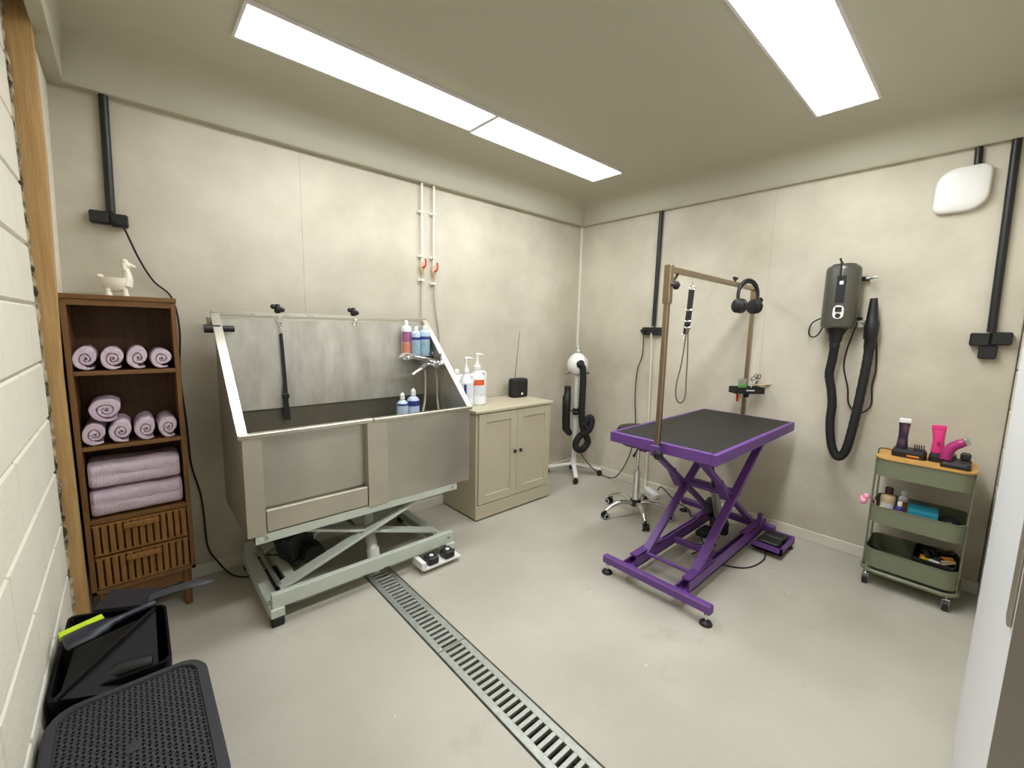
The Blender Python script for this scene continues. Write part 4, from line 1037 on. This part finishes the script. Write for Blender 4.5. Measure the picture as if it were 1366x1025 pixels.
def noose():
    x, y = -1.098, -1.678
    t = thing('grooming_loop', 'black webbing grooming loop hanging from the steel arm over the table', 'leash', (x, y, 1.0))
    m = MB(); m.tube(catmull([(x, y, 1.70), (x+.004, y, 1.675), (x, y, 1.652)], 4), .003, 6); m.tube([(x+.014*math.cos(a), y, 1.642+.012*math.sin(a)) for a in [2*PI*k/12 for k in range(12)]], .003, 6, closed=True)
    for zz in (1.525, 1.465, 1.43): m.box((x-.024, y-.008, zz-.006), (x+.012, y+.006, zz+.006), .003)
    m.tube([(x-.022+.012*math.cos(a), y, 1.385+.012*math.sin(a)) for a in [2*PI*k/12 for k in range(12)]], .0024, 6, closed=True)
    m.build('buckle', M_CHROME, t)
    m = MB()
    rings = [[(cx-wd/2, y-.004, z), (cx+wd/2, y-.004, z), (cx+wd/2, y+.004, z), (cx-wd/2, y+.004, z)] for cx, z, wd in ((x-.0, 1.635, .030), (x-.004, 1.53, .028), (x-.008, 1.46, .032), (x-.014, 1.395, .028))]
    m.loft(rings, smooth=False); m.build('strap', M_BLACKM, t)
    m = MB(); lp = catmull([(x-.010, y, 1.43), (x-.016, y, 1.33), (x-.026, y, 1.22), (x-.042, y, 1.12), (x-.042, y, 1.05), (x-.026, y, 1.012), (x-.002, y, 1.018), (x+.008, y, 1.06), (x+.006, y, 1.15), (x+.004, y, 1.27), (x-.004, y, 1.43)], 6)
    rings = []
    for i, p in enumerate(lp):
        a = lp[max(i-1, 0)]; b = lp[min(i+1, len(lp)-1)]; tn = (b-a).normalized(); nn = Vector((tn.z, 0, -tn.x))*.0035
        rings.append([p+nn+Vector((0, -.007, 0)), p+nn+Vector((0, .007, 0)), p-nn+Vector((0, .007, 0)), p-nn+Vector((0, -.007, 0))])
    m.loft(rings, smooth=False); m.build('loop', mat('taupe_webbing', (104, 90, 76), .7), t)
    t.rotation_euler = (0, 0, -1.15)      # the strap hangs flat towards the room
noose()
def headphones():
    c = Vector((-.35, -1.70, 1.655)); ax = Vector((.95, -.32, 0)).normalized()
    t = thing('headphones', 'black over ear headphones hung over the end of the steel arm', 'headphones', (c.x, c.y, c.z))
    pts = []
    for i in range(19):
        a = PI*(-.12+1.24*i/18); pts.append(c+ax*(.092*math.cos(a))+Vector((0, 0, .098*math.sin(a)-.0)))
    m = MB(); m.tube(pts, .011, 10); m.build('headband', M_BLACK, t)
    m = MB(); m.tube([p-Vector((0, 0, .014)) for p in pts[4:15]], .009, 8); m.build('headband_pad', M_BLACKM, t)
    for sg in (-1, 1):
        p = c+ax*(.082*sg)+Vector((0, 0, -.072)); q = ax*sg
        Mz = Matrix(((-ax.y, 0, q.x, p.x), (ax.x, 0, q.y, p.y), (0, 1, 0, p.z), (0, 0, 0, 1)))
        m = MB(); m.lathe([(.024, -.040), (.042, -.038), (.048, -.028), (.048, -.014), (.044, -.010), (.046, -.004), (.046, .010), (.037, .018), (.0, .020)], 22, Mz); e = m.build('ear_cup', M_BLACK, t)
        m = MB(); m.tube([c+ax*(.090*sg)+Vector((0, 0, -.02)), p+q*.010], .010, 8); m.build('yoke', M_DGREY, e)
headphones()
def tool_tray():
    y, z = -1.655, .985
    cx = -.145
    t = thing('tool_tray', 'black tool holder tray clamped to the rear arm post', 'tool holder', (cx, y, z), 0)
    # tray long side faces the camera
    M = T(cx, y-.02, z) @ Rz(math.radians(-38))
    m = MB(); a, b, h = .105, .045, .045
    m.box((-a, -b, -.0), (a, b, .004), 0, M); m.box((-a, -b, 0), (a, -b+.004, h), .001, M); m.box((-a, b-.004, 0), (a, b, h), .001, M); m.box((-a, -b, 0), (-a+.004, b, h), .001, M); m.box((a-.004, -b, 0), (a, b, h), .001, M)
    m.build('tray', M_BLACK, t)
    m = MB(); m.box((-.03, -b-.001, .02), (.03, -b, .028), 0, M); m.build('logo_mark', M_PALEL, t)
    m = MB(); m.lathe([(.02, 0), (.02, -.02), (.014, -.03)], 12, M @ T(0, .0, 0)); m.build('clamp_knob', M_BLACK, t)
    def tool(name, label, cat, f, mtl, sub=None):
        q = thing(name, label, cat, (M @ Vector((0, 0, 0)))[:], 0, 'tools in the arm tray')
        mm = MB(); f(mm); mm.build('body' if not sub else sub, mtl, q); return q
    q = tool('metal_comb', 'grey metal comb standing in the tool tray', 'comb', lambda k: k.box((-.078, -.02, .06), (-.018, -.014, .105), .001, M), M_GALV, 'spine')
    for i in range(8):
        k = MB(); k.box((-.076+.0072*i, -.019, .03), (-.073+.0072*i, -.015, .062), 0, M); k.build('tooth', M_GALV, q)
    tool('green_comb', 'green plastic comb standing at the left of the tool tray', 'comb', lambda k: k.box((-.082, -.034, .03), (-.02, -.026, .066), .002, M), M_GREENC)
    tool('red_brush_handle', 'red tool handle hanging below the tool tray', 'tool', lambda k: k.box((-.082, -.02, -.058), (-.062, -.008, .02), .004, M), M_REDC)
    tool('green_brush_handle', 'pale green tool handle hanging below the tool tray', 'tool', lambda k: k.box((-.054, -.014, -.062), (-.040, -.004, .02), .003, M), mat('pale_green', (176, 188, 128), .5))
    for i, (px, tl, hh) in enumerate(((.03, .3, .115), (.055, -.05, .105), (.078, .12, .125))):
        lab = ['silver grooming scissors leaning in the tool tray beside the post', 'upright silver scissors in the middle of the tool tray', 'tall black handled scissors at the right of the tool tray'][i]
        q = thing('scissors', lab, 'scissors', (M @ Vector((px, 0, .0)))[:], 0, 'tools in the arm tray')
        MM = M @ T(px, -.005+.012*i, .045) @ Ry(tl)
        for sg in (-1, 1):
            k = MB(); k.tube([MM @ Vector((sg*.012+.011*math.cos(an), 0, hh-.05+.014*math.sin(an))) for an in [2*PI*j/10 for j in range(10)]], .0028, 6, closed=True); k.tube([MM @ Vector((sg*.010, 0, hh-.064)), MM @ Vector((-sg*.004, 0, .0)), MM @ Vector((-sg*.002, 0, -.04 if i else -.09))], .003, 6)
            k.build('blade', M_CHROME if i < 2 else M_DGREY, q)
    tool('flat_file', 'flat pale blade lying across the right end of the tray', 'blade', lambda k: k.box((.05, .0, .050), (.19, .03, .054), .001, M @ Ry(-.06)), M_TAN)
tool_tray()

# ------------------------------------------------------------------ sage trolley
CX0, CX1, CY0, CY1 = -.352, -.055, -2.818, -2.442
def trolley():
    t = thing('rolling_trolley', 'sage green three tier trolley with a wooden lid at the right', 'trolley', ((CX0+CX1)/2, (CY0+CY1)/2, 0))
    def tray(z0, z1, nm):
        m = MB(); th = .003; o = rrect(CX0, CY0, CX1, CY1, .055, 6); i = rrect(CX0+th, CY0+th, CX1-th, CY1-th, .052, 6)
        o2 = rrect(CX0-.003, CY0-.003, CX1+.003, CY1+.003, .058, 6)
        R = [[(x, y, z0) for x, y in o], [(x, y, z1-.004) for x, y in o], [(x, y, z1-.003) for x, y in o2], [(x, y, z1) for x, y in o2], [(x, y, z1) for x, y in i], [(x, y, z0+.003) for x, y in i]]
        m.loft(R); return m.build(nm, M_SAGE, t)
    tray(.640, .738, 'tray'); tray(.370, .468, 'tray'); tray(.112, .215, 'tray')
    m = MB(); pl = rrect(CX0-.008, CY0-.008, CX1+.008, CY1+.008, .06, 6); m.prism(pl, .738, .748, 'z'); m.build('lid', M_LID, t)
    for y in (CY0, CY1):
        for x in (CX0+.058, CX1-.058):
            yy = y-.004 if y == CY0 else y+.004
            m = MB(); m.box((x-.016, min(y, yy)-.0015, .09), (x+.016, max(y, yy)+.0015, .735), .001); m.build('upright', M_SAGE, t)
    m = MB(); lp = [(x, y, .088) for x, y in rrect(CX0-.004, CY0-.004, CX1+.004, CY1+.004, .06, 6)]; m.tube(lp, .011, 10, closed=True); m.build('base_tube', M_SAGE, t)
    for x in (CX0+.02, CX1-.02):
        for y in (CY0+.03, CY1-.02):
            m = MB(); m.cyl((x, y-.012, .031), (x, y+.012, .031), .031, 18); w_ = m.build('caster', M_BLACK, t)
            m = MB(); m.cyl((x, y-.0125, .028), (x, y+.0125, .028), .013, 14); m.box((x-.014, y-.015, .045), (x+.014, y+.015, .066), .004); m.box((x-.006, y-.016, .025), (x+.016, y-.0125, .055), .002); m.box((x-.006, y+.0125, .025), (x+.016, y+.016, .055), .002); m.cyl((x, y, .06), (x, y, .082), .007, 8); m.build('caster_fork', M_CHROME, w_)
trolley()
ZT_ = .7485
def clipper(name, label, loc, mtl, tilt, h, w_, blade, cat='clipper', detail_m=None):
    t = thing(name, label, cat, loc, 0, 'clippers on the trolley lid')
    M = T(*loc) @ Rz(.12) @ tilt
    m = MB(); rings = []
    for q, z, sx in ((.9, 0, .020), (1.0, .02, .021), (.80, h*.45, .018), (.92, h*.75, .019), (1.02, h*.86, .017)):
        rings.append([(sx*math.cos(a)*.95, w_/2*q*math.copysign(abs(math.sin(a))**.7, math.sin(a)), z) for a in [2*PI*k/18 for k in range(18)]])
    m.loft(rings, M=M); m.build('body', mtl, t)
    m = MB(); m.box((-.014, -w_*.50, h*.86), (.010, w_*.50, h), .003, M); m.build('blade', blade, t)
    if detail_m:
        m = MB(); m.box((-.0205, -w_*.12, h*.30), (-.015, w_*.12, h*.46), .002, M); m.build('switch', detail_m, t)
    return t
def dock(label, x0, x1, y0, y1, h, mark):
    t = thing('charging_dock', label, 'charger', ((x0+x1)/2, (y0+y1)/2, ZT_), 0, 'black charging docks on the trolley')
    m = MB(); rings = []
    for q, z in ((1, 0), (1, h*.6), (.9, h)):
        cx, cy = (x0+x1)/2, (y0+y1)/2
        rings.append([((px-cx)*q+cx, (py-cy)*q+cy, ZT_+z) for px, py in rrect(x0, y0, x1, y1, .015, 4)])
    m.loft(rings, smooth=False); m.build('base', M_BLACK, t)
    if mark:
        m = MB(); m.box((x0-.001, (y0+y1)/2-.045, ZT_+.008), (x0+.004, (y0+y1)/2+.005, ZT_+.017), .001); m.build('logo_mark', M_CLIPO, t)
    return t
dock('black charging dock with a patterned clipper at left of the lid', -.27, -.17, -2.632, -2.492, .044, True)
clipper('hair_clipper', 'iridescent dark purple clipper standing upright in its dock', (-.215, -2.528, ZT_+.030), M_SKY, Ry(.05), .178, .050, M_BOTW)
def guard():
    t = thing('comb_guard', 'small black comb guard on the left charging dock', 'comb guard', (-.22, -2.598, ZT_+.037))
    m = MB(); m.box((-.235, -2.62, ZT_+.037), (-.205, -2.578, ZT_+.05), .003); m.build('base', M_BLACK, t)
    for i in range(5):
        m = MB(); m.box((-.235, -2.619+.0092*i, ZT_+.05), (-.205, -2.615+.0092*i, ZT_+.072), .001); m.build('tooth', M_BLACK, t)
guard()
dock('black charging dock with the hot pink clipper at right of the lid', -.25, -.16, -2.745, -2.64, .046, False)
clipper('hair_clipper', 'hot pink clipper standing upright in the right dock', (-.205, -2.672, ZT_+.034), M_PINK, Ry(.03) @ Rx(-.06), .160, .056, M_PINK, detail_m=M_MAGENTA)
dock('low black dock with slanted front at the right end of the lid', -.335, -.235, -2.80, -2.69, .028, False)
t_ = thing('trimmer', 'magenta curved trimmer leaning in the low dock', 'trimmer', (-.27, -2.72, ZT_+.03), 0, 'clippers on the trolley lid')
m = MB(); pth = catmull([(-.275, -2.705, ZT_+.03), (-.272, -2.708, ZT_+.065), (-.27, -2.724, ZT_+.10), (-.27, -2.752, ZT_+.125), (-.27, -2.765, ZT_+.133)], 5); m.tube(pth, [.023]*8+[.022]*8+[.020]*(len(pth)-16), 14); m.build('body', M_MAUVE, t_)
m = MB(); m.beam((-.27, -2.765, ZT_+.133), (-.27, -2.780, ZT_+.142), .044, .034, bev=.003); m.build('blade', M_GALV, t_)
t_ = thing('clipper_attachment', 'black clipper attachment behind the magenta trimmer', 'attachment', (-.18, -2.775, ZT_))
m = MB(); m.box((-.20, -2.80, ZT_), (-.15, -2.745, ZT_+.022), .004); m.build('base', M_BLACK, t_)
m = MB(); m.box((-.195, -2.795, ZT_+.022), (-.16, -2.755, ZT_+.062), .008); m.build('holder', M_DGREY, t_)
m = MB(); m.tube(catmull([(-.22, -2.497, ZT_+.02), (-.20, -2.46, ZT_+.02), (-.23, -2.437, ZT_+.018), (-.27, -2.44, ZT_-.0), (-.26, -2.432, ZT_-.05)], 5), .003, 6)
tag(m.build('charger_cable', M_BLACKM), 'short black charger cable at the left end of the trolley lid', 'cable')
# middle tray
zt2 = .374
bottle('supplement_bottle', 'tan labelled bottle with dark brown cap in the middle tray', 'bottle', (-.255, -2.506, zt2), .188, .033, M_TAN, M_BROWNC, [(.03, .10, M_PALEL, *(-4.2, -2.2))], None, 'round')
bottle('small_bottle', 'small white capped bottle in the middle tray', 'bottle', (-.285, -2.560, zt2), .128, .019, M_NAVY, M_WHITE, [], None, 'round')
bottle('dropper_bottle', 'white bottle with orange band at the back of the middle tray', 'bottle', (-.12, -2.56, zt2), .150, .022, M_BOTW, M_BOTW, [(.03, .09, M_CLIPO, *(-4.2, -2.2))], None, 'round')
bottle('small_jar', 'little maroon jar beside the teal box in the middle tray', 'jar', (-.315, -2.572, zt2), .085, .016, M_MAGENTA, M_MAGENTA, [], None, 'round')
bottle('yellow_tube', 'little yellow tube in the left corner of middle tray', 'tube', (-.318, -2.487, zt2), .09, .014, M_YELLOW, M_YELLOW, [], None, 'round')
t_ = thing('teal_box', 'teal cardboard box lying in the middle trolley tray', 'box', (-.24, -2.65, zt2))
M = T(-.235, -2.645, zt2) @ Rz(.06); m = MB(); m.box((-.07, -.065, 0), (.07, .055, .098), .003, M); m.build('carton', M_TEAL, t_)
m = MB(); m.box((-.07, -.065, .098), (.07, .055, .104), .002, M @ T(0, 0, 0)); m.build('flap', M_TEAL, t_)
t_ = thing('black_pouch', 'black pouch with a small silver tag lying in the middle tray', 'pouch', (-.22, -2.755, zt2))
m = MB(); m.ball((-.2, -2.755, zt2+.042), .09, .045, .042, 16, 8); m.build('body', M_BLACKM, t_)
m = MB(); m.box((-.30, -2.765, zt2+.070), (-.27, -2.745, zt2+.076), .002); m.build('tag', M_CHROME, t_)
t_ = thing('pink_scrunchie', 'light pink bobble hooked over the left end of the trolley', 'hair bobble', (-.30, -2.425, .47))
m = MB(); m.ball((-.305, -2.418, .495), .018, .016, .017, 12, 8); m.ball((-.315, -2.408, .468), .022, .018, .019, 12, 8); m.ball((-.30, -2.400, .478), .014, .014, .015, 12, 8); m.build('bobble', M_LPINK, t_)
m = MB(); m.tube(catmull([(-.302, -2.42, .495), (-.295, -2.438, .492), (-.29, -2.455, .478), (-.288, -2.46, .44)], 4), .0035, 6); m.build('elastic', M_LPINK, t_)
# bottom tray
zt3 = .116
t_ = thing('black_basket', 'black basket of grooming clips in the bottom trolley tray', 'basket', (-.22, -2.72, zt3))
m = MB(); o = rrect(-.325, -2.805, -.09, -2.635, .02, 4); i = rrect(-.32, -2.80, -.095, -2.64, .017, 4)
m.loft([[(x, y, zt3) for x, y in o], [(x, y, zt3+.115) for x, y in o], [(x, y, zt3+.115) for x, y in i], [(x, y, zt3+.004) for x, y in i]], smooth=False); m.build('basket', M_BLACK, t_)
rg = random.Random(21)
mats_ = [(M_YELLOW, 'yellow'), (M_CLIPO, 'orange'), (M_WHITE, 'white'), (M_GREYP, 'grey'), (M_BLACK, 'black'), (M_CLIPO, 'orange'), (M_TAN, 'tan')]
spots = [(-.27, -2.70, 'yellow', M_YELLOW), (-.255, -2.675, 'orange', M_CLIPO), (-.285, -2.722, 'white', M_WHITE), (-.24, -2.735, 'grey', M_GREYP), (-.21, -2.69, 'dark grey', M_DGREY), (-.26, -2.775, 'tan', M_TAN), (-.22, -2.765, 'amber', mat('amber', (222, 150, 50), .4)), (-.19, -2.72, 'black', M_BLACK)]
for k, (x, y, nm, mt) in enumerate(spots):
    t_ = thing('sectioning_clip', '%s clip lying in the black basket of the trolley' % nm, 'clip', (x, y, zt3+.1), 0, 'clips in the black basket')
    M = T(x, y, zt3+.092+.003*k) @ Rz(rg.uniform(-1.5, 1.5)) @ Ry(rg.uniform(-.3, .3)) @ Rx(rg.uniform(-.4, .4))
    m = MB(); m.box((-.035, -.010, -.006), (.035, .010, .004), .003, M); m.build('jaw', mt, t_)
    m = MB(); m.box((-.030, -.009, .004), (.020, .009, .014), .003, M @ Ry(.12)); m.build('lever', mt, t_)
# filling under the clips
t_ = thing('grooming_brush', 'black rubber brush lying at the back of the trolley basket', 'brush', (-.15, -2.72, zt3+.05))
m = MB(); m.beam((-.15, -2.66, zt3+.09), (-.17, -2.79, zt3+.14), .04, .02, bev=.006); m.build('handle', M_BLACK, t_)
m = MB(); m.box((-.31, -2.79, zt3+.006), (-.10, -2.65, zt3+.078), .01); m.build('pad', M_BLACKM, t_)
t_ = thing('slicker_brush', 'dark slicker brush lying in the left of the bottom tray', 'brush', (-.22, -2.54, zt3))
M = T(-.24, -2.545, zt3+.03) @ Rz(.9); m = MB(); m.box((-.06, -.035, -.012), (.03, .035, .010), .006, M); m.build('head', M_DGREY, t_)
m = MB(); m.tube([M @ Vector((.03, 0, 0)), M @ Vector((.09, 0, .01)), M @ Vector((.13, 0, .02))], [.009, .011, .009], 10); m.build('handle', M_BLACK, t_)

# ------------------------------------------------------------------ step stool and bin at the lower left
def step_stool():
    x0, x1, y0, y1, z = -3.618, -3.292, -1.80, -1.305, .42
    cx, cy = (x0+x1)/2, (y0+y1)/2
    t = thing('step_stool', 'dark grey plastic step stool with perforated top at the picture corner', 'step stool', (cx, cy, 0), 0)
    def outline(d, n=6, r=.06):
        # far edge bowed a little
        out = []
        for px, py in rrect(x0+d, y0+d, x1-d, y1-d, r-d*.6, n): 
            out.append((px, py))
        return out
    m = MB()
    rings = [[(a, b, 0) for a, b in outline(-.006)], [(a, b, z-.05) for a, b in outline(.004)], [(a, b, z-.012) for a, b in outline(.0)], [(a, b, z) for a, b in outline(.008)], [(a, b, z) for a, b in outline(.024)], [(a, b, z-.006) for a, b in outline(.026)], [(a, b, z-.06) for a, b in outline(.028)]]
    m.loft(rings, cap=False); m.build('shell', M_STEP, t)
    # perforated deck: hexagonal tiling of triangular slots
    m = MB(); zt = z-.005
    nx, ny = 24, 36; a0, a1, b0, b1 = x0+.026, x1-.026, y0+.026, y1-.026
    dx, dy = (a1-a0)/nx, (b1-b0)/ny
    def inside(px, py, r=.052):
        qx = max(0, abs(px-cx)-((a1-a0)/2-r)); qy = max(0, abs(py-cy)-((b1-b0)/2-r)); return math.hypot(qx, qy) <= r
    for i in range(nx):
        for j in range(ny):
            px, py = a0+dx*(i+.5), b0+dy*(j+.5)
            X0, X1, Y0, Y1 = px-dx/2, px+dx/2, py-dy/2, py+dy/2
            if not inside(px, py): continue
            logo = abs(px-cx) < .016 and abs(py-cy) < .018
            if logo:
                m.add([(X0, Y0, zt), (X1, Y0, zt), (X1, Y1, zt), (X0, Y1, zt)], [(0, 1, 2, 3)]); continue
            s = 1 if (i+j) % 2 else -1; k = .40
            tri = [(px-dx*k, py-s*dy*.34), (px+dx*k, py-s*dy*.34), (px, py+s*dy*.42)]
            c = [(X0, Y0), (X1, Y0), (X1, Y1), (X0, Y1)] if s > 0 else [(X1, Y1), (X0, Y1), (X0, Y0), (X1, Y0)]
            if s < 0: tri = [tri[1], tri[0], tri[2]]
            v = [(q[0], q[1], zt) for q in c]+[(q[0], q[1], zt) for q in tri]+[(q[0], q[1], zt-.012) for q in tri]
            f = [(0, 1, 5, 4), (1, 2, 6, 5), (2, 3, 6), (3, 0, 4, 6), (4, 5, 8, 7), (5, 6, 9, 8), (6, 4, 7, 9)]
            m.add(v, f)
    m.build('perforated_top', M_STEP, t)
    m = MB(); m.prism(outline(.027), z-.058, z-.05, 'z'); m.build('underside', M_BLACK, t)
    m = MB(); m.prism(rrect(cx-.014, cy-.016, cx+.014, cy+.016, .004), zt, zt+.0012, 'z'); m.build('logo_plate', M_STEP, t)
step_stool()
def bin_():
    # open black storage box behind the step stool
    t = thing('storage_box', 'open black plastic box between the wooden shelf and the step stool', 'box', (-3.49, -1.07, 0))
    zt = .42
    top = [(-3.622, -1.27), (-3.366, -1.287), (-3.362, -.955), (-3.61, -.83)]
    def ring(q, z, r=.03):
        c = (sum(p[0] for p in top)/4, sum(p[1] for p in top)/4); out = []
        P = [((p[0]-c[0])*q+c[0], (p[1]-c[1])*q+c[1]) for p in top]
        for i in range(4):
            a = Vector(P[i-1]); b = Vector(P[i]); d = Vector(P[(i+1) % 4]); u = (a-b).normalized()*r; w_ = (d-b).normalized()*r
            for k in range(5):
                tt = k/4; out.append(tuple((b+u)*(1-tt)**2+2*b*tt*(1-tt)+(b+w_)*tt*tt)+(z,))
        return out
    m = MB(); m.loft([ring(.84, 0), ring(.97, zt-.04), ring(1.0, zt-.03), ring(1.0, zt), ring(.95, zt), ring(.94, zt-.02), ring(.80, .02)]); m.build('tub', M_BINB, t)
bin_()
def dustpan_black():
    t = thing('dustpan', 'glossy black dustpan tilted inside the black box', 'dustpan', (-3.5, -1.16, .30))
    m = MB()
    P = [(-3.595, -1.30, .44), (-3.40, -1.295, .36), (-3.392, -1.06, .462), (-3.585, -1.02, .405)]
    m.add(P+[(p[0], p[1], p[2]-.006) for p in P], [(0, 1, 2, 3), (7, 6, 5, 4), (0, 4, 5, 1), (1, 5, 6, 2), (2, 6, 7, 3), (3, 7, 4, 0)])
    m.build('pan', M_BINB, t)
    m = MB(); m.tube([(-3.60, -1.305, .445), (-3.50, -1.20, .47), (-3.395, -1.07, .478)], .006, 8); m.build('lip', M_BINB, t)
    m = MB(); m.tube([(-3.56, -1.22, .40), (-3.47, -1.235, .415), (-3.41, -1.245, .41)], [.02, .024, .02], 10); m.build('roll', M_BLACK, t)
dustpan_black()
def brush():
    t = thing('hand_brush', 'dark navy hand brush with lime bristles lying on the black box', 'brush', (-3.5, -1.05, .47))
    a = Vector((-3.60, -1.085, .478)); b = Vector((-3.395, -1.035, .492))
    def P(u, o, h=0): d = (b-a); n = Vector((-d.y, d.x, 0)).normalized(); return a+d*u+n*o+Vector((0, 0, h))
    m = MB(); rings = []
    for u, wd, hh in ((0, .036, .012), (.02, .052, .016), (.25, .054, .017), (.42, .044, .016), (.5, .018, .012), (.65, .013, .010), (.85, .015, .010), (.97, .016, .009), (1.0, .010, .006)):
        rings.append([P(u, -.022+wd*math.cos(k*PI/6)*.75, hh*math.sin(k*PI/6)) for k in range(12)])
    m.loft(rings); m.build('handle', M_NAVYB, t)
    m = MB(); rg = random.Random(4)
    for i in range(34):
        u = .005+.43*i/33
        for k in range(2):
            q = P(u+rg.uniform(-.004, .004), .016, -.006+.008*k); e = P(u+rg.uniform(-.008, .008), .036, -.004+.012*k)
            m.tube([q, e], [.004, .0032], 5)
    o = m.build('bristles', M_LIME, t); o['kind'] = 'stuff'
brush()
def dustpan_grey():
    t = thing('dustpan', 'slate grey dustpan with handle pointing right, behind the black box', 'dustpan', (-3.45, -.93, .46))
    m = MB()
    P = [(-3.545, -.905, .452), (-3.40, -.985, .452), (-3.37, -.935, .475), (-3.50, -.84, .475)]
    m.add(P+[(p[0], p[1], p[2]-.012) for p in P], [(0, 1, 2, 3), (7, 6, 5, 4), (0, 4, 5, 1), (1, 5, 6, 2), (2, 6, 7, 3), (3, 7, 4, 0)]); m.build('pan', M_DARKPAN, t)
    m = MB(); rings = []
    a = Vector((-3.405, -.965, .462)); b = Vector((-3.225, -1.000, .472)); d = b-a; n = Vector((-d.y, d.x, 0)).normalized()
    for u, wd, hh in ((0, .020, .009), (.25, .020, .009), (.6, .022, .008), (.85, .018, .006), (.97, .009, .004), (1, .002, .002)):
        rings.append([a+d*u+n*wd*math.cos(k*PI/6)+Vector((0, 0, hh*math.sin(k*PI/6)+.012*math.sin(u*PI))) for k in range(12)])
    m.loft(rings); m.build('handle', M_GREYP, t)
dustpan_grey()
